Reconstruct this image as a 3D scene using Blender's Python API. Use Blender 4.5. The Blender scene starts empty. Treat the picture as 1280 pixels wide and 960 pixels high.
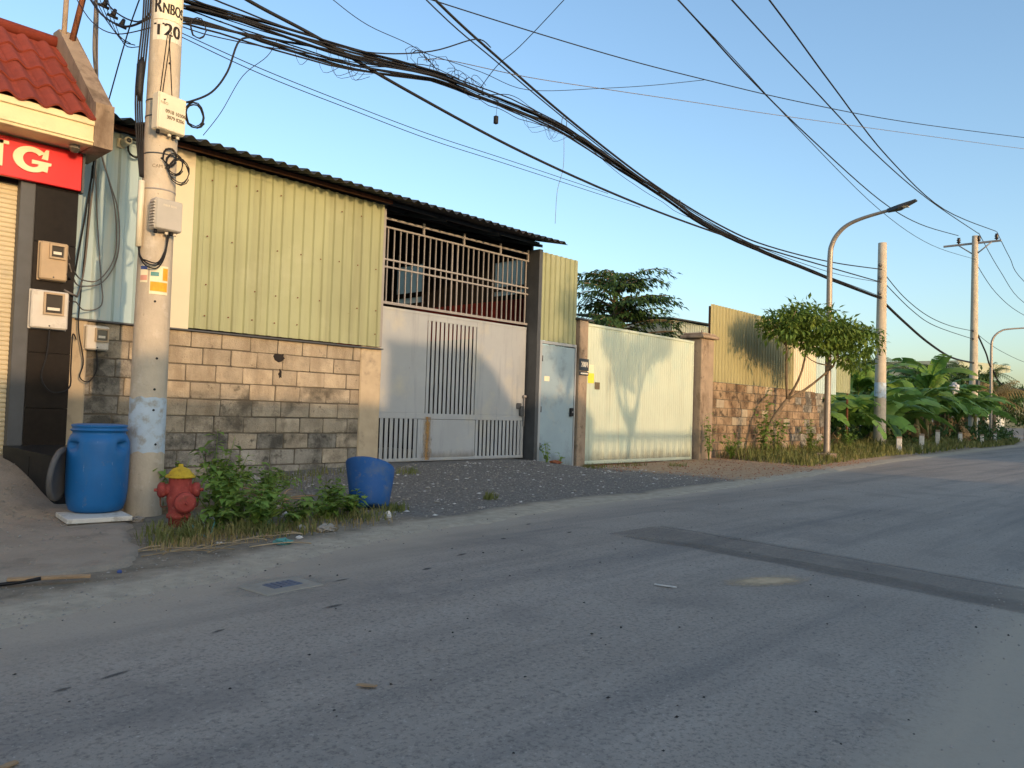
import bpy, bmesh, math, random
from mathutils import Vector, Matrix, noise as mnoise
R = math.radians
random.seed(7)
scene = bpy.context.scene
COL = scene.collection

# ------------------------------------------------------------------ camera
cam_data = bpy.data.cameras.new('camera')
cam_data.sensor_width = 36.0
cam_data.lens = 36.0 * 965.0 / 1280.0
cam_data.clip_end = 3000.0
cam = bpy.data.objects.new('camera', cam_data)
COL.objects.link(cam)
AZ, PITCH, ROLL, EYE = R(43.3), R(2.02), 0.032, 1.15
fw = Vector((math.cos(AZ) * math.cos(PITCH), math.sin(AZ) * math.cos(PITCH), math.sin(PITCH)))
r0 = Vector((math.sin(AZ), -math.cos(AZ), 0))
u0 = r0.cross(fw)
rt = r0 * math.cos(ROLL) + u0 * math.sin(ROLL)
up = u0 * math.cos(ROLL) - r0 * math.sin(ROLL)
m3 = Matrix((rt, up, -fw)).transposed()
cam.matrix_world = Matrix.Translation((0, 0, EYE)) @ m3.to_4x4()
scene.camera = cam

# ------------------------------------------------------------------ light
SUN_EL = 8.0
LT = Vector((0.20, 1.0, -math.tan(R(SUN_EL)) * 1.02)).normalized()   # direction the light travels
world = bpy.data.worlds.new('World')
scene.world = world
world.use_nodes = True
wn = world.node_tree
bg = wn.nodes['Background']
sky = wn.nodes.new('ShaderNodeTexSky')
sky.sky_type = 'NISHITA'
sky.sun_disc = False
sky.sun_elevation = R(SUN_EL)
sky.sun_rotation = R(191.3)
sky.air_density = 1.0
sky.dust_density = 2.0
sky.ozone_density = 2.1
wn.links.new(sky.outputs[0], bg.inputs[0])
bg.inputs[1].default_value = 0.15
sun_d = bpy.data.lights.new('sun', 'SUN')
sun_d.energy = 1.15
sun_d.angle = R(0.55)
sun_d.color = (1.0, 0.65, 0.36)
sun = bpy.data.objects.new('sun', sun_d)
COL.objects.link(sun)
sun.rotation_euler = LT.to_track_quat('-Z', 'Y').to_euler()
vs = scene.view_settings
vs.view_transform = 'Standard'
vs.look = 'None'
vs.exposure = 1.42
vs.gamma = 1.0

# ------------------------------------------------------------------ helpers
def lin(c):
    return tuple(((v / 255.0) / 12.92 if v / 255.0 <= 0.04045 else ((v / 255.0 + 0.055) / 1.055) ** 2.4) for v in c)

MATS = {}
def mat(name, col, rough=0.85, var=0.12, scale=6.0, bump=0.15, bscale=60.0, stains=(), metal=0.0, rnd=0.0,
        coord='Object', shift=True, spec=0.35, dist=0.01, translucent=0.0):
    """procedural surface: base colour, large and small noise, stains, fine relief"""
    m = bpy.data.materials.new(name)
    m.use_nodes = True
    nt = m.node_tree
    N, Lk = nt.nodes, nt.links
    b = N['Principled BSDF']
    b.inputs['Roughness'].default_value = rough
    b.inputs['Metallic'].default_value = metal
    b.inputs['Specular IOR Level'].default_value = spec
    if coord == 'World':
        g = N.new('ShaderNodeNewGeometry'); co = g.outputs['Position']
    else:
        g = N.new('ShaderNodeTexCoord'); co = g.outputs['Object']
    if rnd > 0:                                            # shift the pattern from object to object
        oi = N.new('ShaderNodeObjectInfo')
    if rnd > 0 and shift:
        ad = N.new('ShaderNodeVectorMath'); ad.operation = 'ADD'
        mu = N.new('ShaderNodeMath'); mu.operation = 'MULTIPLY'; mu.inputs[1].default_value = 57.0
        Lk.new(oi.outputs['Random'], mu.inputs[0]); Lk.new(co, ad.inputs[0]); Lk.new(mu.outputs[0], ad.inputs[1])
        co = ad.outputs[0]
    def noise(sc, detail=5, rgh=0.6, stretch=None):
        n = N.new('ShaderNodeTexNoise'); n.inputs['Scale'].default_value = sc
        n.inputs['Detail'].default_value = detail; n.inputs['Roughness'].default_value = rgh
        if stretch:
            mp = N.new('ShaderNodeMapping'); mp.inputs['Scale'].default_value = stretch
            Lk.new(co, mp.inputs[0]); Lk.new(mp.outputs[0], n.inputs['Vector'])
        else:
            Lk.new(co, n.inputs['Vector'])
        return n.outputs['Fac']
    c = lin(col)
    lo = tuple(v * (1 - var) for v in c); hi = tuple(min(1, v * (1 + var)) for v in c)
    rmp = N.new('ShaderNodeValToRGB')
    rmp.color_ramp.elements[0].position = 0.3; rmp.color_ramp.elements[0].color = (*lo, 1)
    rmp.color_ramp.elements[1].position = 0.7; rmp.color_ramp.elements[1].color = (*hi, 1)
    Lk.new(noise(scale), rmp.inputs[0])
    cur = rmp.outputs[0]
    def mix(fac, a, colr, amount=1.0):
        mx = N.new('ShaderNodeMix'); mx.data_type = 'RGBA'
        if amount < 1.0:
            q = N.new('ShaderNodeMath'); q.operation = 'MULTIPLY'; q.inputs[1].default_value = amount
            Lk.new(fac, q.inputs[0]); fac = q.outputs[0]
        Lk.new(fac, mx.inputs[0]); Lk.new(a, mx.inputs[6]); mx.inputs[7].default_value = (*lin(colr), 1)
        return mx.outputs[2]
    for st in stains:                                      # (colour, scale, low, high, amount, stretch)
        colr, sc, t0, t1, am = st[:5]
        f = noise(sc, 6, 0.65, st[5] if len(st) > 5 else None)
        mr = N.new('ShaderNodeMapRange'); mr.inputs[1].default_value = t0; mr.inputs[2].default_value = t1
        Lk.new(f, mr.inputs[0])
        cur = mix(mr.outputs[0], cur, colr, am)
    if rnd > 0:
        hsv = N.new('ShaderNodeHueSaturation')
        mr = N.new('ShaderNodeMapRange'); mr.inputs[3].default_value = 1 - rnd; mr.inputs[4].default_value = 1 + rnd
        Lk.new(oi.outputs['Random'], mr.inputs[0]); Lk.new(mr.outputs[0], hsv.inputs['Value'])
        Lk.new(cur, hsv.inputs['Color']); cur = hsv.outputs[0]
    Lk.new(cur, b.inputs['Base Color'])
    if bump > 0:
        bp = N.new('ShaderNodeBump'); bp.inputs['Strength'].default_value = bump; bp.inputs['Distance'].default_value = dist
        Lk.new(noise(bscale, 4, 0.6), bp.inputs['Height']); Lk.new(bp.outputs[0], b.inputs['Normal'])
    if translucent > 0:
        tr = N.new('ShaderNodeBsdfTranslucent'); Lk.new(cur, tr.inputs[0])
        ms = N.new('ShaderNodeMixShader'); ms.inputs[0].default_value = translucent
        out = N['Material Output']
        Lk.new(b.outputs[0], ms.inputs[1]); Lk.new(tr.outputs[0], ms.inputs[2]); Lk.new(ms.outputs[0], out.inputs[0])
    MATS[name] = m
    return m

def link(o, parent=None):
    COL.objects.link(o)
    if parent is not None:
        o.parent = parent
    return o

def tag(o, label, cat=None, group=None, kind=None):
    if label: o['label'] = label
    if cat: o['category'] = cat
    if group: o['group'] = group
    if kind: o['kind'] = kind
    return o

def thing(name, loc, label, cat, group=None, rz=0.0):
    o = bpy.data.objects.new(name, None)
    o.empty_display_size = 0.2
    link(o); o.location = loc; o.rotation_euler = (0, 0, rz)
    return tag(o, label, cat, group)

class MB:
    """collects faces, builds ONE mesh object"""
    def __init__(s): s.v = []; s.f = []; s.smooth = []
    def add(s, vs_, fs, sm=False):
        n = len(s.v); s.v += [tuple(p) for p in vs_]; s.f += [tuple(i + n for i in q) for q in fs]; s.smooth += [sm] * len(fs)
        return s
    def box(s, x0, x1, y0, y1, z0, z1):
        v = [(x0, y0, z0), (x1, y0, z0), (x1, y1, z0), (x0, y1, z0), (x0, y0, z1), (x1, y0, z1), (x1, y1, z1), (x0, y1, z1)]
        return s.add(v, [(0, 3, 2, 1), (4, 5, 6, 7), (0, 1, 5, 4), (1, 2, 6, 5), (2, 3, 7, 6), (3, 0, 4, 7)])
    def bbox(s, x0, x1, y0, y1, z0, z1, b=0.01):
        """box with chamfered edges"""
        xs, ys, zs = (x0, x1), (y0, y1), (z0, z1)
        v = []; idx = {}
        for i in (0, 1):
            for j in (0, 1):
                for k in (0, 1):
                    sx, sy, sz = (1 if i == 0 else -1), (1 if j == 0 else -1), (1 if k == 0 else -1)
                    for ax in range(3):
                        p = [xs[i], ys[j], zs[k]]
                        for a2, sg in enumerate((sx, sy, sz)):
                            if a2 != ax: p[a2] += sg * b
                        idx[(i, j, k, ax)] = len(v); v.append(tuple(p))
        f = []
        # ax = the axis whose coordinate stays on the face
        for ax in range(3):
            for sd in (0, 1):
                o = [a for a in range(3) if a != ax]
                q = []
                for (p_, q_) in ((0, 0), (1, 0), (1, 1), (0, 1)):
                    key = [0, 0, 0]; key[ax] = sd; key[o[0]] = p_; key[o[1]] = q_
                    q.append(idx[(*key, ax)])
                flip = (sd == 0) ^ (ax == 1)
                f.append(tuple(reversed(q)) if flip else tuple(q))
        for ax in range(3):                                   # edges running along ax
            o = [a for a in range(3) if a != ax]
            for p_ in (0, 1):
                for q_ in (0, 1):
                    def K(e, fa):
                        key = [0, 0, 0]; key[ax] = e; key[o[0]] = p_; key[o[1]] = q_
                        return idx[(*key, fa)]
                    f.append((K(0, o[0]), K(1, o[0]), K(1, o[1]), K(0, o[1])))
        for i in (0, 1):
            for j in (0, 1):
                for k in (0, 1):
                    f.append((idx[(i, j, k, 0)], idx[(i, j, k, 1)], idx[(i, j, k, 2)]))
        return s.add(v, f)
    def tube(s, pts, rad, sides=6, cap=True, sm=True):
        pts = [Vector(p) for p in pts]; n = len(pts)
        rads = rad if isinstance(rad, (list, tuple)) else [rad] * n
        t = (pts[1] - pts[0]).normalized()
        a = Vector((0, 0, 1)) if abs(t.z) < 0.9 else Vector((1, 0, 0))
        nrm = t.cross(a).normalized()
        vs_ = []
        for i, p in enumerate(pts):
            if i == 0: t = pts[1] - pts[0]
            elif i == n - 1: t = pts[-1] - pts[-2]
            else: t = pts[i + 1] - pts[i - 1]
            if t.length < 1e-9: t = Vector((0, 0, 1))
            t.normalize()
            nrm = (nrm - t * nrm.dot(t))
            if nrm.length < 1e-6: nrm = t.orthogonal()
            nrm.normalize(); bn = t.cross(nrm)
            for k in range(sides):
                an = 2 * math.pi * k / sides
                vs_.append(p + (nrm * math.cos(an) + bn * math.sin(an)) * rads[i])
        fs = []
        for i in range(n - 1):
            for k in range(sides):
                k2 = (k + 1) % sides
                fs.append((i * sides + k, i * sides + k2, (i + 1) * sides + k2, (i + 1) * sides + k))
        s.add(vs_, fs, sm)
        if cap:
            m0 = len(s.v) - len(vs_)
            s.f.append(tuple(m0 + k for k in reversed(range(sides)))); s.smooth.append(False)
            s.f.append(tuple(m0 + (n - 1) * sides + k for k in range(sides))); s.smooth.append(False)
        return s
    def lathe(s, prof, seg=20, c=(0, 0, 0), axis='z', sm=True, deform=None):
        vs_ = []
        for (r_, h) in prof:
            for k in range(seg):
                a = 2 * math.pi * k / seg
                x, y = r_ * math.cos(a), r_ * math.sin(a)
                p = {'z': (x, y, h), 'x': (h, x, y), 'y': (x, h, y)}[axis]
                p = (c[0] + p[0], c[1] + p[1], c[2] + p[2])
                if deform: p = deform(p, a, h, r_)
                vs_.append(p)
        fs = []
        for i in range(len(prof) - 1):
            for k in range(seg):
                k2 = (k + 1) % seg
                q = (i * seg + k, i * seg + k2, (i + 1) * seg + k2, (i + 1) * seg + k)
                fs.append(q if axis != 'y' else tuple(reversed(q)))
        return s.add(vs_, fs, sm)
    def prism(s, poly, y0, y1):
        """polygon in X-Z, extruded along Y"""
        n = len(poly)
        v = [(x, y0, z) for x, z in poly] + [(x, y1, z) for x, z in poly]
        f = [tuple(range(n)), tuple(reversed(range(n, 2 * n)))]
        f += [(i, i + n, (i + 1) % n + n, (i + 1) % n) for i in range(n)]
        return s.add(v, f)
    def prism_x(s, poly, x0, x1):
        """polygon in Y-Z, extruded along X"""
        n = len(poly)
        v = [(x0, y, z) for y, z in poly] + [(x1, y, z) for y, z in poly]
        f = [tuple(reversed(range(n))), tuple(range(n, 2 * n))]
        f += [(i, (i + 1) % n, (i + 1) % n + n, i + n) for i in range(n)]
        return s.add(v, f)
    def mesh(s, name, m):
        me = bpy.data.meshes.new(name)
        me.from_pydata(s.v, [], s.f)
        me.polygons.foreach_set('use_smooth', s.smooth)
        if m: me.materials.append(MATS[m] if isinstance(m, str) else m)
        me.update()
        return me
    def build(s, name, m, parent=None, loc=None):
        o = bpy.data.objects.new(name, s.mesh(name, m))
        link(o, parent)
        if loc is not None: o.location = loc
        return o

def inst(name, me, parent, loc=(0, 0, 0), rot=(0, 0, 0), sc=(1, 1, 1)):
    o = bpy.data.objects.new(name, me)
    link(o, parent); o.location = loc; o.rotation_euler = rot; o.scale = sc
    return o

def copy_tree(o, parent=None):
    c = o.copy(); COL.objects.link(c); c.parent = parent
    for ch in list(o.children): copy_tree(ch, c)
    return c

def fixn(o):
    bm = bmesh.new(); bm.from_mesh(o.data); bmesh.ops.recalc_face_normals(bm, faces=bm.faces); bm.to_mesh(o.data); bm.free()
    return o

def interp(x, tab):
    if x <= tab[0][0]: return tab[0][1]
    for (a, va), (b, vb) in zip(tab, tab[1:]):
        if x <= b: return va + (vb - va) * (x - a) / (b - a)
    return tab[-1][1]
def sstep(t):
    t = max(0.0, min(1.0, t)); return t * t * (3 - 2 * t)
def nz(x, y, z=0.0, s=1.0): return mnoise.noise(Vector((x * s, y * s, z * s)))

def catmull(pts, k=6):
    P = [Vector(p) for p in pts]; out = []
    for i in range(len(P) - 1):
        p0 = P[max(0, i - 1)]; p1 = P[i]; p2 = P[i + 1]; p3 = P[min(len(P) - 1, i + 2)]
        for j in range(k):
            t = j / k
            out.append(0.5 * ((2 * p1) + (p2 - p0) * t + (2 * p0 - 5 * p1 + 4 * p2 - p3) * t * t + (-p0 + 3 * p1 - 3 * p2 + p3) * t ** 3))
    out.append(P[-1]); return out
def sag(a, b, d, n=16):
    a, b = Vector(a), Vector(b)
    return [a.lerp(b, i / n) - Vector((0, 0, d * 4 * (i / n) * (1 - i / n))) for i in range(n + 1)]

def text_faces(txt, size):
    cu = bpy.data.curves.new('txt', 'FONT'); cu.body = txt; cu.size = size; cu.align_x = 'CENTER'; cu.align_y = 'CENTER'
    cu.resolution_u = 3
    ob = bpy.data.objects.new('txt', cu); COL.objects.link(ob)
    dg = bpy.context.evaluated_depsgraph_get(); dg.update()
    me = bpy.data.meshes.new_from_object(ob.evaluated_get(dg))
    v = [tuple(p.co) for p in me.vertices]; f = [tuple(p.vertices) for p in me.polygons]
    bpy.data.objects.remove(ob); bpy.data.curves.remove(cu); bpy.data.meshes.remove(me)
    return v, f
def flat_text(name, txt, size, x, y, z, m, parent, sx=1.0, bold=0.0):
    """lettering on a face that looks towards -Y"""
    v, f = text_faces(txt, size)
    mb = MB()
    for d in ([0.0] if bold == 0 else [-bold, 0, bold]):
        mb.add([(x + p[0] * sx + d, y - abs(d) * 0.02, z + p[1]) for p in v], f)
    return mb.build(name, m, parent)
def pole_text(name, txt, size, c, rad, phi, z, m, parent, sx=1.0, bold=0.0):
    v, f = text_faces(txt, size)
    mb = MB()
    for i, d in enumerate([0.0] if bold == 0 else [-bold, 0, bold]):
        r_ = rad + 0.0004 * i
        mb.add([(c[0] + r_ * math.cos(phi + (p[0] * sx + d) / rad), c[1] + r_ * math.sin(phi + (p[0] * sx + d) / rad), z + p[1]) for p in v], f)
    return mb.build(name, m, parent)

# ------------------------------------------------------------------ materials
mat('asphalt', (152, 142, 130), 0.88, 0.10, 0.9, 0.35, 110, [((168, 158, 146), 0.5, 0.42, 0.70, 0.7, (0.16, 1.8, 1)), ((110, 107, 104), 0.8, 0.48, 0.68, 0.7, (0.14, 2.0, 1)), ((96, 92, 88), 42, 0.50, 0.68, 0.7), ((196, 187, 174), 60, 0.58, 0.72, 0.6), ((66, 63, 60), 110, 0.58, 0.7, 0.75), ((118, 112, 106), 1.1, 0.55, 0.62, 0.35)], coord='World', spec=0.2, dist=0.008)
mat('patch_asphalt', (126, 118, 110), 0.9, 0.15, 3, 0.4, 110, [((146, 136, 125), 3, 0.45, 0.65, 0.7), ((98, 94, 90), 42, 0.5, 0.66, 0.7)], coord='World', spec=0.2, dist=0.01)
mat('patch_old', (152, 141, 129), 0.95, 0.15, 3, 0.9, 110, [((138, 129, 119), 2, 0.45, 0.65, 0.8), ((88, 84, 80), 42, 0.5, 0.66, 0.7)], coord='World', spec=0.2, dist=0.012)
mat('dust', (150, 136, 115), 0.95, 0.15, 8, 0.4, 90, coord='World')
mat('earth', (122, 112, 98), 0.95, 0.2, 2, 0.6, 60, coord='World')
mat('concrete_slab', (152, 140, 124), 0.92, 0.16, 1.6, 0.7, 35, [((165, 152, 132), 9, 0.56, 0.66, 0.55), ((92, 86, 78), 2.2, 0.55, 0.72, 0.6)], coord='World', dist=0.02)
mat('concrete_pole', (186, 173, 152), 0.92, 0.10, 5, 0.35, 50, [((146, 132, 114), 3.5, 0.5, 0.7, 0.6, (1, 1, 0.25)), ((206, 196, 178), 6, 0.56, 0.68, 0.5), ((96, 88, 78), 26, 0.64, 0.72, 0.6)])
mat('concrete_old', (150, 132, 112), 0.93, 0.15, 4, 0.5, 30, [((88, 70, 54), 2.5, 0.52, 0.66, 0.7, (1, 1, 0.4)), ((60, 54, 46), 6, 0.6, 0.7, 0.6)])
mat('plaster', (176, 160, 134), 0.93, 0.1, 4, 0.3, 30, [((110, 102, 92), 3, 0.56, 0.7, 0.6)])
mat('block', (162, 149, 128), 0.95, 0.16, 5, 0.8, 45, [((186, 170, 144), 2.6, 0.50, 0.64, 0.6), ((126, 111, 90), 1.7, 0.48, 0.66, 0.7, (1.6, 1, 0.5)), ((72, 62, 52), 6, 0.62, 0.70, 0.6)], rnd=0.12, dist=0.02, shift=False, coord='World')
mat('block_mould', (148, 142, 130), 0.95, 0.16, 5, 0.8, 45, [((182, 174, 160), 3, 0.52, 0.64, 0.6), ((64, 62, 56), 1.9, 0.42, 0.58, 0.85), ((44, 42, 38), 7, 0.54, 0.66, 0.7)], rnd=0.14, dist=0.02, shift=False, coord='World')
mat('block_mid', (154, 143, 124), 0.95, 0.16, 5, 0.8, 45, [((184, 170, 148), 3, 0.52, 0.64, 0.6), ((78, 72, 62), 1.9, 0.48, 0.62, 0.8), ((52, 48, 42), 7, 0.58, 0.68, 0.7)], rnd=0.14, dist=0.02, shift=False, coord='World')
mat('block_brown', (152, 130, 104), 0.95, 0.16, 5, 0.8, 40, [((182, 160, 130), 3, 0.54, 0.65, 0.6), ((84, 62, 44), 1.5, 0.44, 0.6, 0.8), ((44, 36, 30), 4.5, 0.52, 0.64, 0.8)], rnd=0.1, dist=0.02, shift=False, coord='World')
mat('mortar', (96, 88, 76), 0.95, 0.2, 9, 0.6, 60, [((60, 56, 50), 3, 0.5, 0.65, 0.6)])
mat('sheet_green', (150, 154, 120), 0.6, 0.06, 1.0, 0.05, 20, [((128, 128, 98), 1.2, 0.48, 0.7, 0.55, (4, 1, 0.2)), ((168, 170, 142), 0.7, 0.55, 0.7, 0.4), ((112, 88, 60), 7, 0.69, 0.75, 0.6)], coord='World', spec=0.25, rnd=0.07, shift=False)
mat('sheet_cream', (206, 196, 168), 0.6, 0.05, 1.2, 0.05, 20, [((150, 140, 118), 1.4, 0.58, 0.72, 0.4, (3, 1, 0.3))], coord='World')
mat('sheet_blue', (176, 194, 190), 0.6, 0.05, 1.2, 0.05, 20, [((132, 140, 136), 1.4, 0.58, 0.72, 0.4, (3, 1, 0.3))], coord='World')
mat('sheet_olive', (154, 147, 108), 0.6, 0.06, 1.0, 0.05, 20, [((130, 120, 86), 1.3, 0.5, 0.7, 0.6, (4, 1, 0.2)), ((100, 78, 54), 6, 0.70, 0.76, 0.6)], coord='World', spec=0.25)
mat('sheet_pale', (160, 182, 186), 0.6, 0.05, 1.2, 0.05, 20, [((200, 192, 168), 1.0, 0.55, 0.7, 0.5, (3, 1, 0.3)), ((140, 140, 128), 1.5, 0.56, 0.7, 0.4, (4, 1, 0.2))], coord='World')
mat('pane_plastic', (206, 212, 206), 0.7, 0.05, 3, 0, 20, translucent=0.75)
mat('sheet_roof', (58, 60, 62), 0.7, 0.2, 2, 0.1, 20, [((92, 66, 48), 3, 0.55, 0.7, 0.6)])
mat('gate_grey', (154, 158, 160), 0.55, 0.06, 1.5, 0.08, 30, [((182, 174, 152), 1.1, 0.52, 0.7, 0.55), ((126, 130, 132), 2.2, 0.54, 0.7, 0.5, (3, 1, 0.25)), ((118, 96, 70), 9, 0.68, 0.75, 0.6)], coord='World', spec=0.3)
mat('rust_stain', (150, 118, 72), 0.9, 0.25, 30, 0.3, 60, [((120, 84, 48), 14, 0.5, 0.65, 0.6)], coord='World')
mat('gate_pale', (186, 194, 174), 0.55, 0.05, 1.2, 0.06, 30, [((166, 186, 174), 0.8, 0.48, 0.66, 0.6), ((150, 146, 124), 1.6, 0.56, 0.7, 0.4, (4, 1, 0.2)), ((128, 104, 74), 8, 0.69, 0.76, 0.6)], coord='World', spec=0.3, rnd=0.03, shift=False)
mat('door_blue', (142, 160, 168), 0.55, 0.06, 1.5, 0.08, 30, [((108, 118, 122), 2.5, 0.54, 0.7, 0.6), ((170, 168, 154), 1.4, 0.56, 0.7, 0.5), ((110, 84, 58), 8, 0.66, 0.74, 0.6)], coord='World', spec=0.3)
mat('steel_light', (138, 134, 131), 0.5, 0.08, 8, 0.05, 40, [((128, 108, 92), 14, 0.64, 0.74, 0.4)], spec=0.4)
mat('steel_dark', (70, 72, 74), 0.5, 0.12, 8, 0.05, 40, spec=0.4)
mat('steel_rust', (112, 68, 44), 0.8, 0.25, 12, 0.2, 50)
mat('lamp_steel', (150, 140, 128), 0.45, 0.1, 6, 0.05, 40, [((112, 96, 80), 5, 0.56, 0.7, 0.6)], metal=0.3)
mat('lamp_head', (60, 62, 66), 0.5, 0.08, 6, 0, 40)
mat('black_rubber', (22, 22, 24), 0.6, 0.1, 20, 0, 40)
mat('wire_black', (26, 25, 26), 0.7, 0.1, 20, 0, 40)
mat('wire_grey', (110, 104, 98), 0.7, 0.1, 20, 0, 40)
mat('box_cream', (214, 204, 178), 0.5, 0.05, 6, 0.03, 40, [((150, 136, 112), 5, 0.62, 0.72, 0.4)])
mat('box_grey', (176, 170, 158), 0.5, 0.06, 6, 0.03, 40)
mat('meter_white', (196, 190, 178), 0.5, 0.06, 6, 0.03, 40, [((140, 128, 108), 5, 0.58, 0.7, 0.4)])
mat('meter_tan', (170, 148, 118), 0.5, 0.08, 6, 0.03, 40)
mat('glass_dark', (70, 66, 60), 0.12, 0.1, 6, 0, 40, spec=0.6)
mat('ink', (44, 40, 36), 0.8, 0.1, 20, 0, 40)
mat('ink_faint', (104, 92, 72), 0.8, 0.1, 20, 0, 40)
mat('plate_white', (214, 206, 188), 0.6, 0.06, 10, 0.03, 40, [((160, 146, 122), 12, 0.6, 0.7, 0.4)])
mat('plate_dark', (52, 60, 66), 0.5, 0.1, 10, 0, 40)
mat('poster_cream', (226, 214, 180), 0.7, 0.06, 10, 0, 40)
mat('poster_orange', (226, 158, 44), 0.7, 0.18, 14, 0, 40)
mat('poster_blue', (70, 88, 140), 0.7, 0.1, 14, 0, 40)
mat('poster_teal', (90, 140, 136), 0.7, 0.1, 14, 0, 40)
mat('poster_pink', (206, 150, 130), 0.7, 0.1, 14, 0, 40)
mat('yellow_paper', (232, 206, 70), 0.7, 0.1, 14, 0, 40)
mat('tile_red', (128, 56, 40), 0.75, 0.16, 9, 0.2, 50, [((100, 40, 32), 6, 0.56, 0.7, 0.5)], rnd=0.1)
mat('sign_red', (206, 36, 38), 0.4, 0.05, 3, 0.02, 30, [((170, 24, 30), 4, 0.56, 0.7, 0.4)], spec=0.4)
mat('letter_cream', (226, 208, 172), 0.6, 0.05, 8, 0, 30)
mat('fascia_cream', (216, 200, 160), 0.8, 0.08, 4, 0.1, 40, [((164, 146, 112), 3, 0.55, 0.7, 0.5)])
mat('granite_dark', (30, 25, 21), 0.35, 0.25, 14, 0, 40, spec=0.15, rnd=0.15)
mat('granite_black', (36, 36, 36), 0.4, 0.2, 14, 0, 40, [((56, 52, 46), 3, 0.52, 0.7, 0.5)], spec=0.3, rnd=0.15)
mat('shutter_cream', (196, 182, 150), 0.5, 0.05, 3, 0.02, 30, [((156, 150, 134), 2, 0.55, 0.7, 0.4)])
mat('wall_plain', (186, 176, 156), 0.9, 0.08, 2, 0.1, 30, [((130, 120, 104), 1.5, 0.56, 0.7, 0.4)])
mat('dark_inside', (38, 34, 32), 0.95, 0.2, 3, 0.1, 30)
mat('red_inside', (112, 34, 30), 0.85, 0.15, 2, 0.05, 30)
mat('barrel_blue', (26, 98, 156), 0.5, 0.08, 5, 0.1, 30, [((70, 104, 140), 5, 0.52, 0.7, 0.45, (1, 1, 0.3)), ((110, 108, 104), 9, 0.62, 0.72, 0.4), ((190, 196, 200), 60, 0.68, 0.72, 0.5, (1, 1, 0.1))], spec=0.35)
mat('barrel_blue_dirty', (36, 86, 144), 0.6, 0.1, 5, 0.1, 30, [((96, 104, 108), 5, 0.5, 0.68, 0.5), ((132, 120, 100), 8, 0.6, 0.7, 0.5)], spec=0.3)
mat('lid_grey', (92, 90, 88), 0.7, 0.12, 8, 0.15, 40)
mat('hydrant_red', (158, 70, 62), 0.75, 0.14, 14, 0.4, 45, [((122, 48, 44), 9, 0.5, 0.68, 0.6), ((192, 122, 108), 20, 0.58, 0.7, 0.55), ((96, 70, 56), 7, 0.60, 0.7, 0.6)], spec=0.2, dist=0.006)
mat('hydrant_yellow', (192, 160, 48), 0.75, 0.14, 14, 0.4, 45, [((132, 100, 40), 13, 0.54, 0.68, 0.6)], spec=0.25)
mat('wood', (164, 136, 104), 0.85, 0.15, 8, 0.2, 50, [((110, 88, 66), 5, 0.52, 0.66, 0.5, (0.4, 5, 5))])
mat('twig', (150, 132, 104), 0.9, 0.2, 8, 0.2, 50, rnd=0.2)
mat('paint_white', (206, 202, 192), 0.8, 0.06, 9, 0.1, 40, [((130, 122, 108), 10, 0.55, 0.66, 0.5)])
mat('paint_blue', (176, 190, 200), 0.85, 0.08, 9, 0.1, 40, [((146, 136, 118), 7, 0.5, 0.62, 0.7)])
mat('rag_white', (206, 202, 196), 0.9, 0.08, 20, 0.3, 60)
mat('plastic_teal', (84, 140, 134), 0.45, 0.12, 12, 0.1, 60)
mat('stone', (150, 144, 134), 0.93, 0.15, 9, 0.5, 40, rnd=0.2)
mat('pebble', (150, 144, 136), 0.93, 0.35, 40, 0.2, 60, coord='World')
mat('brick_red', (150, 92, 64), 0.93, 0.2, 14, 0.3, 60, coord='World')
mat('leaf', (98, 124, 54), 0.6, 0.35, 1.6, 0, 40, [((136, 146, 60), 2.5, 0.5, 0.68, 0.6), ((48, 74, 34), 3.1, 0.52, 0.68, 0.6)], coord='World', spec=0.25, translucent=0.3)
mat('leaf_dark', (66, 92, 46), 0.6, 0.35, 1.2, 0, 40, [((112, 124, 60), 2.5, 0.52, 0.68, 0.6), ((42, 64, 34), 2.1, 0.5, 0.66, 0.6)], coord='World', spec=0.25, translucent=0.25)
mat('leaf_weed', (114, 144, 64), 0.6, 0.3, 5, 0, 40, [((148, 156, 74), 6, 0.5, 0.68, 0.6), ((60, 90, 44), 7, 0.52, 0.68, 0.6), ((150, 128, 80), 9, 0.64, 0.7, 0.7)], coord='World', spec=0.25, translucent=0.3)
mat('grass', (112, 118, 66), 0.75, 0.3, 3, 0, 40, [((166, 150, 100), 4, 0.48, 0.64, 0.7), ((74, 92, 46), 5, 0.5, 0.66, 0.6)], coord='World', spec=0.2, translucent=0.2)
mat('grass_dry', (160, 140, 96), 0.8, 0.3, 5, 0, 40, coord='World', spec=0.2, translucent=0.2)
mat('banana_leaf', (112, 146, 66), 0.5, 0.25, 1.4, 0.15, 30, [((146, 156, 70), 1.1, 0.5, 0.7, 0.6), ((70, 106, 50), 1.7, 0.5, 0.66, 0.6), ((150, 122, 76), 3.5, 0.64, 0.72, 0.7)], rnd=0.25, spec=0.25, translucent=0.35)
mat('banana_dry', (158, 128, 88), 0.85, 0.25, 3, 0.15, 40, [((104, 78, 52), 2.4, 0.5, 0.65, 0.6)], rnd=0.2, translucent=0.2)
mat('banana_stem', (112, 110, 68), 0.7, 0.2, 3, 0.1, 40, [((110, 76, 48), 2.4, 0.5, 0.64, 0.7)])
mat('bark', (122, 106, 86), 0.92, 0.2, 8, 0.5, 40, [((84, 72, 58), 5, 0.52, 0.66, 0.6)])
mat('palm_leaf', (72, 92, 46), 0.6, 0.25, 1.5, 0, 40, [((120, 116, 62), 1.5, 0.55, 0.7, 0.5)], coord='World', translucent=0.2)
mat('house_paint', (190, 180, 160), 0.9, 0.06, 1, 0.05, 20)
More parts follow.
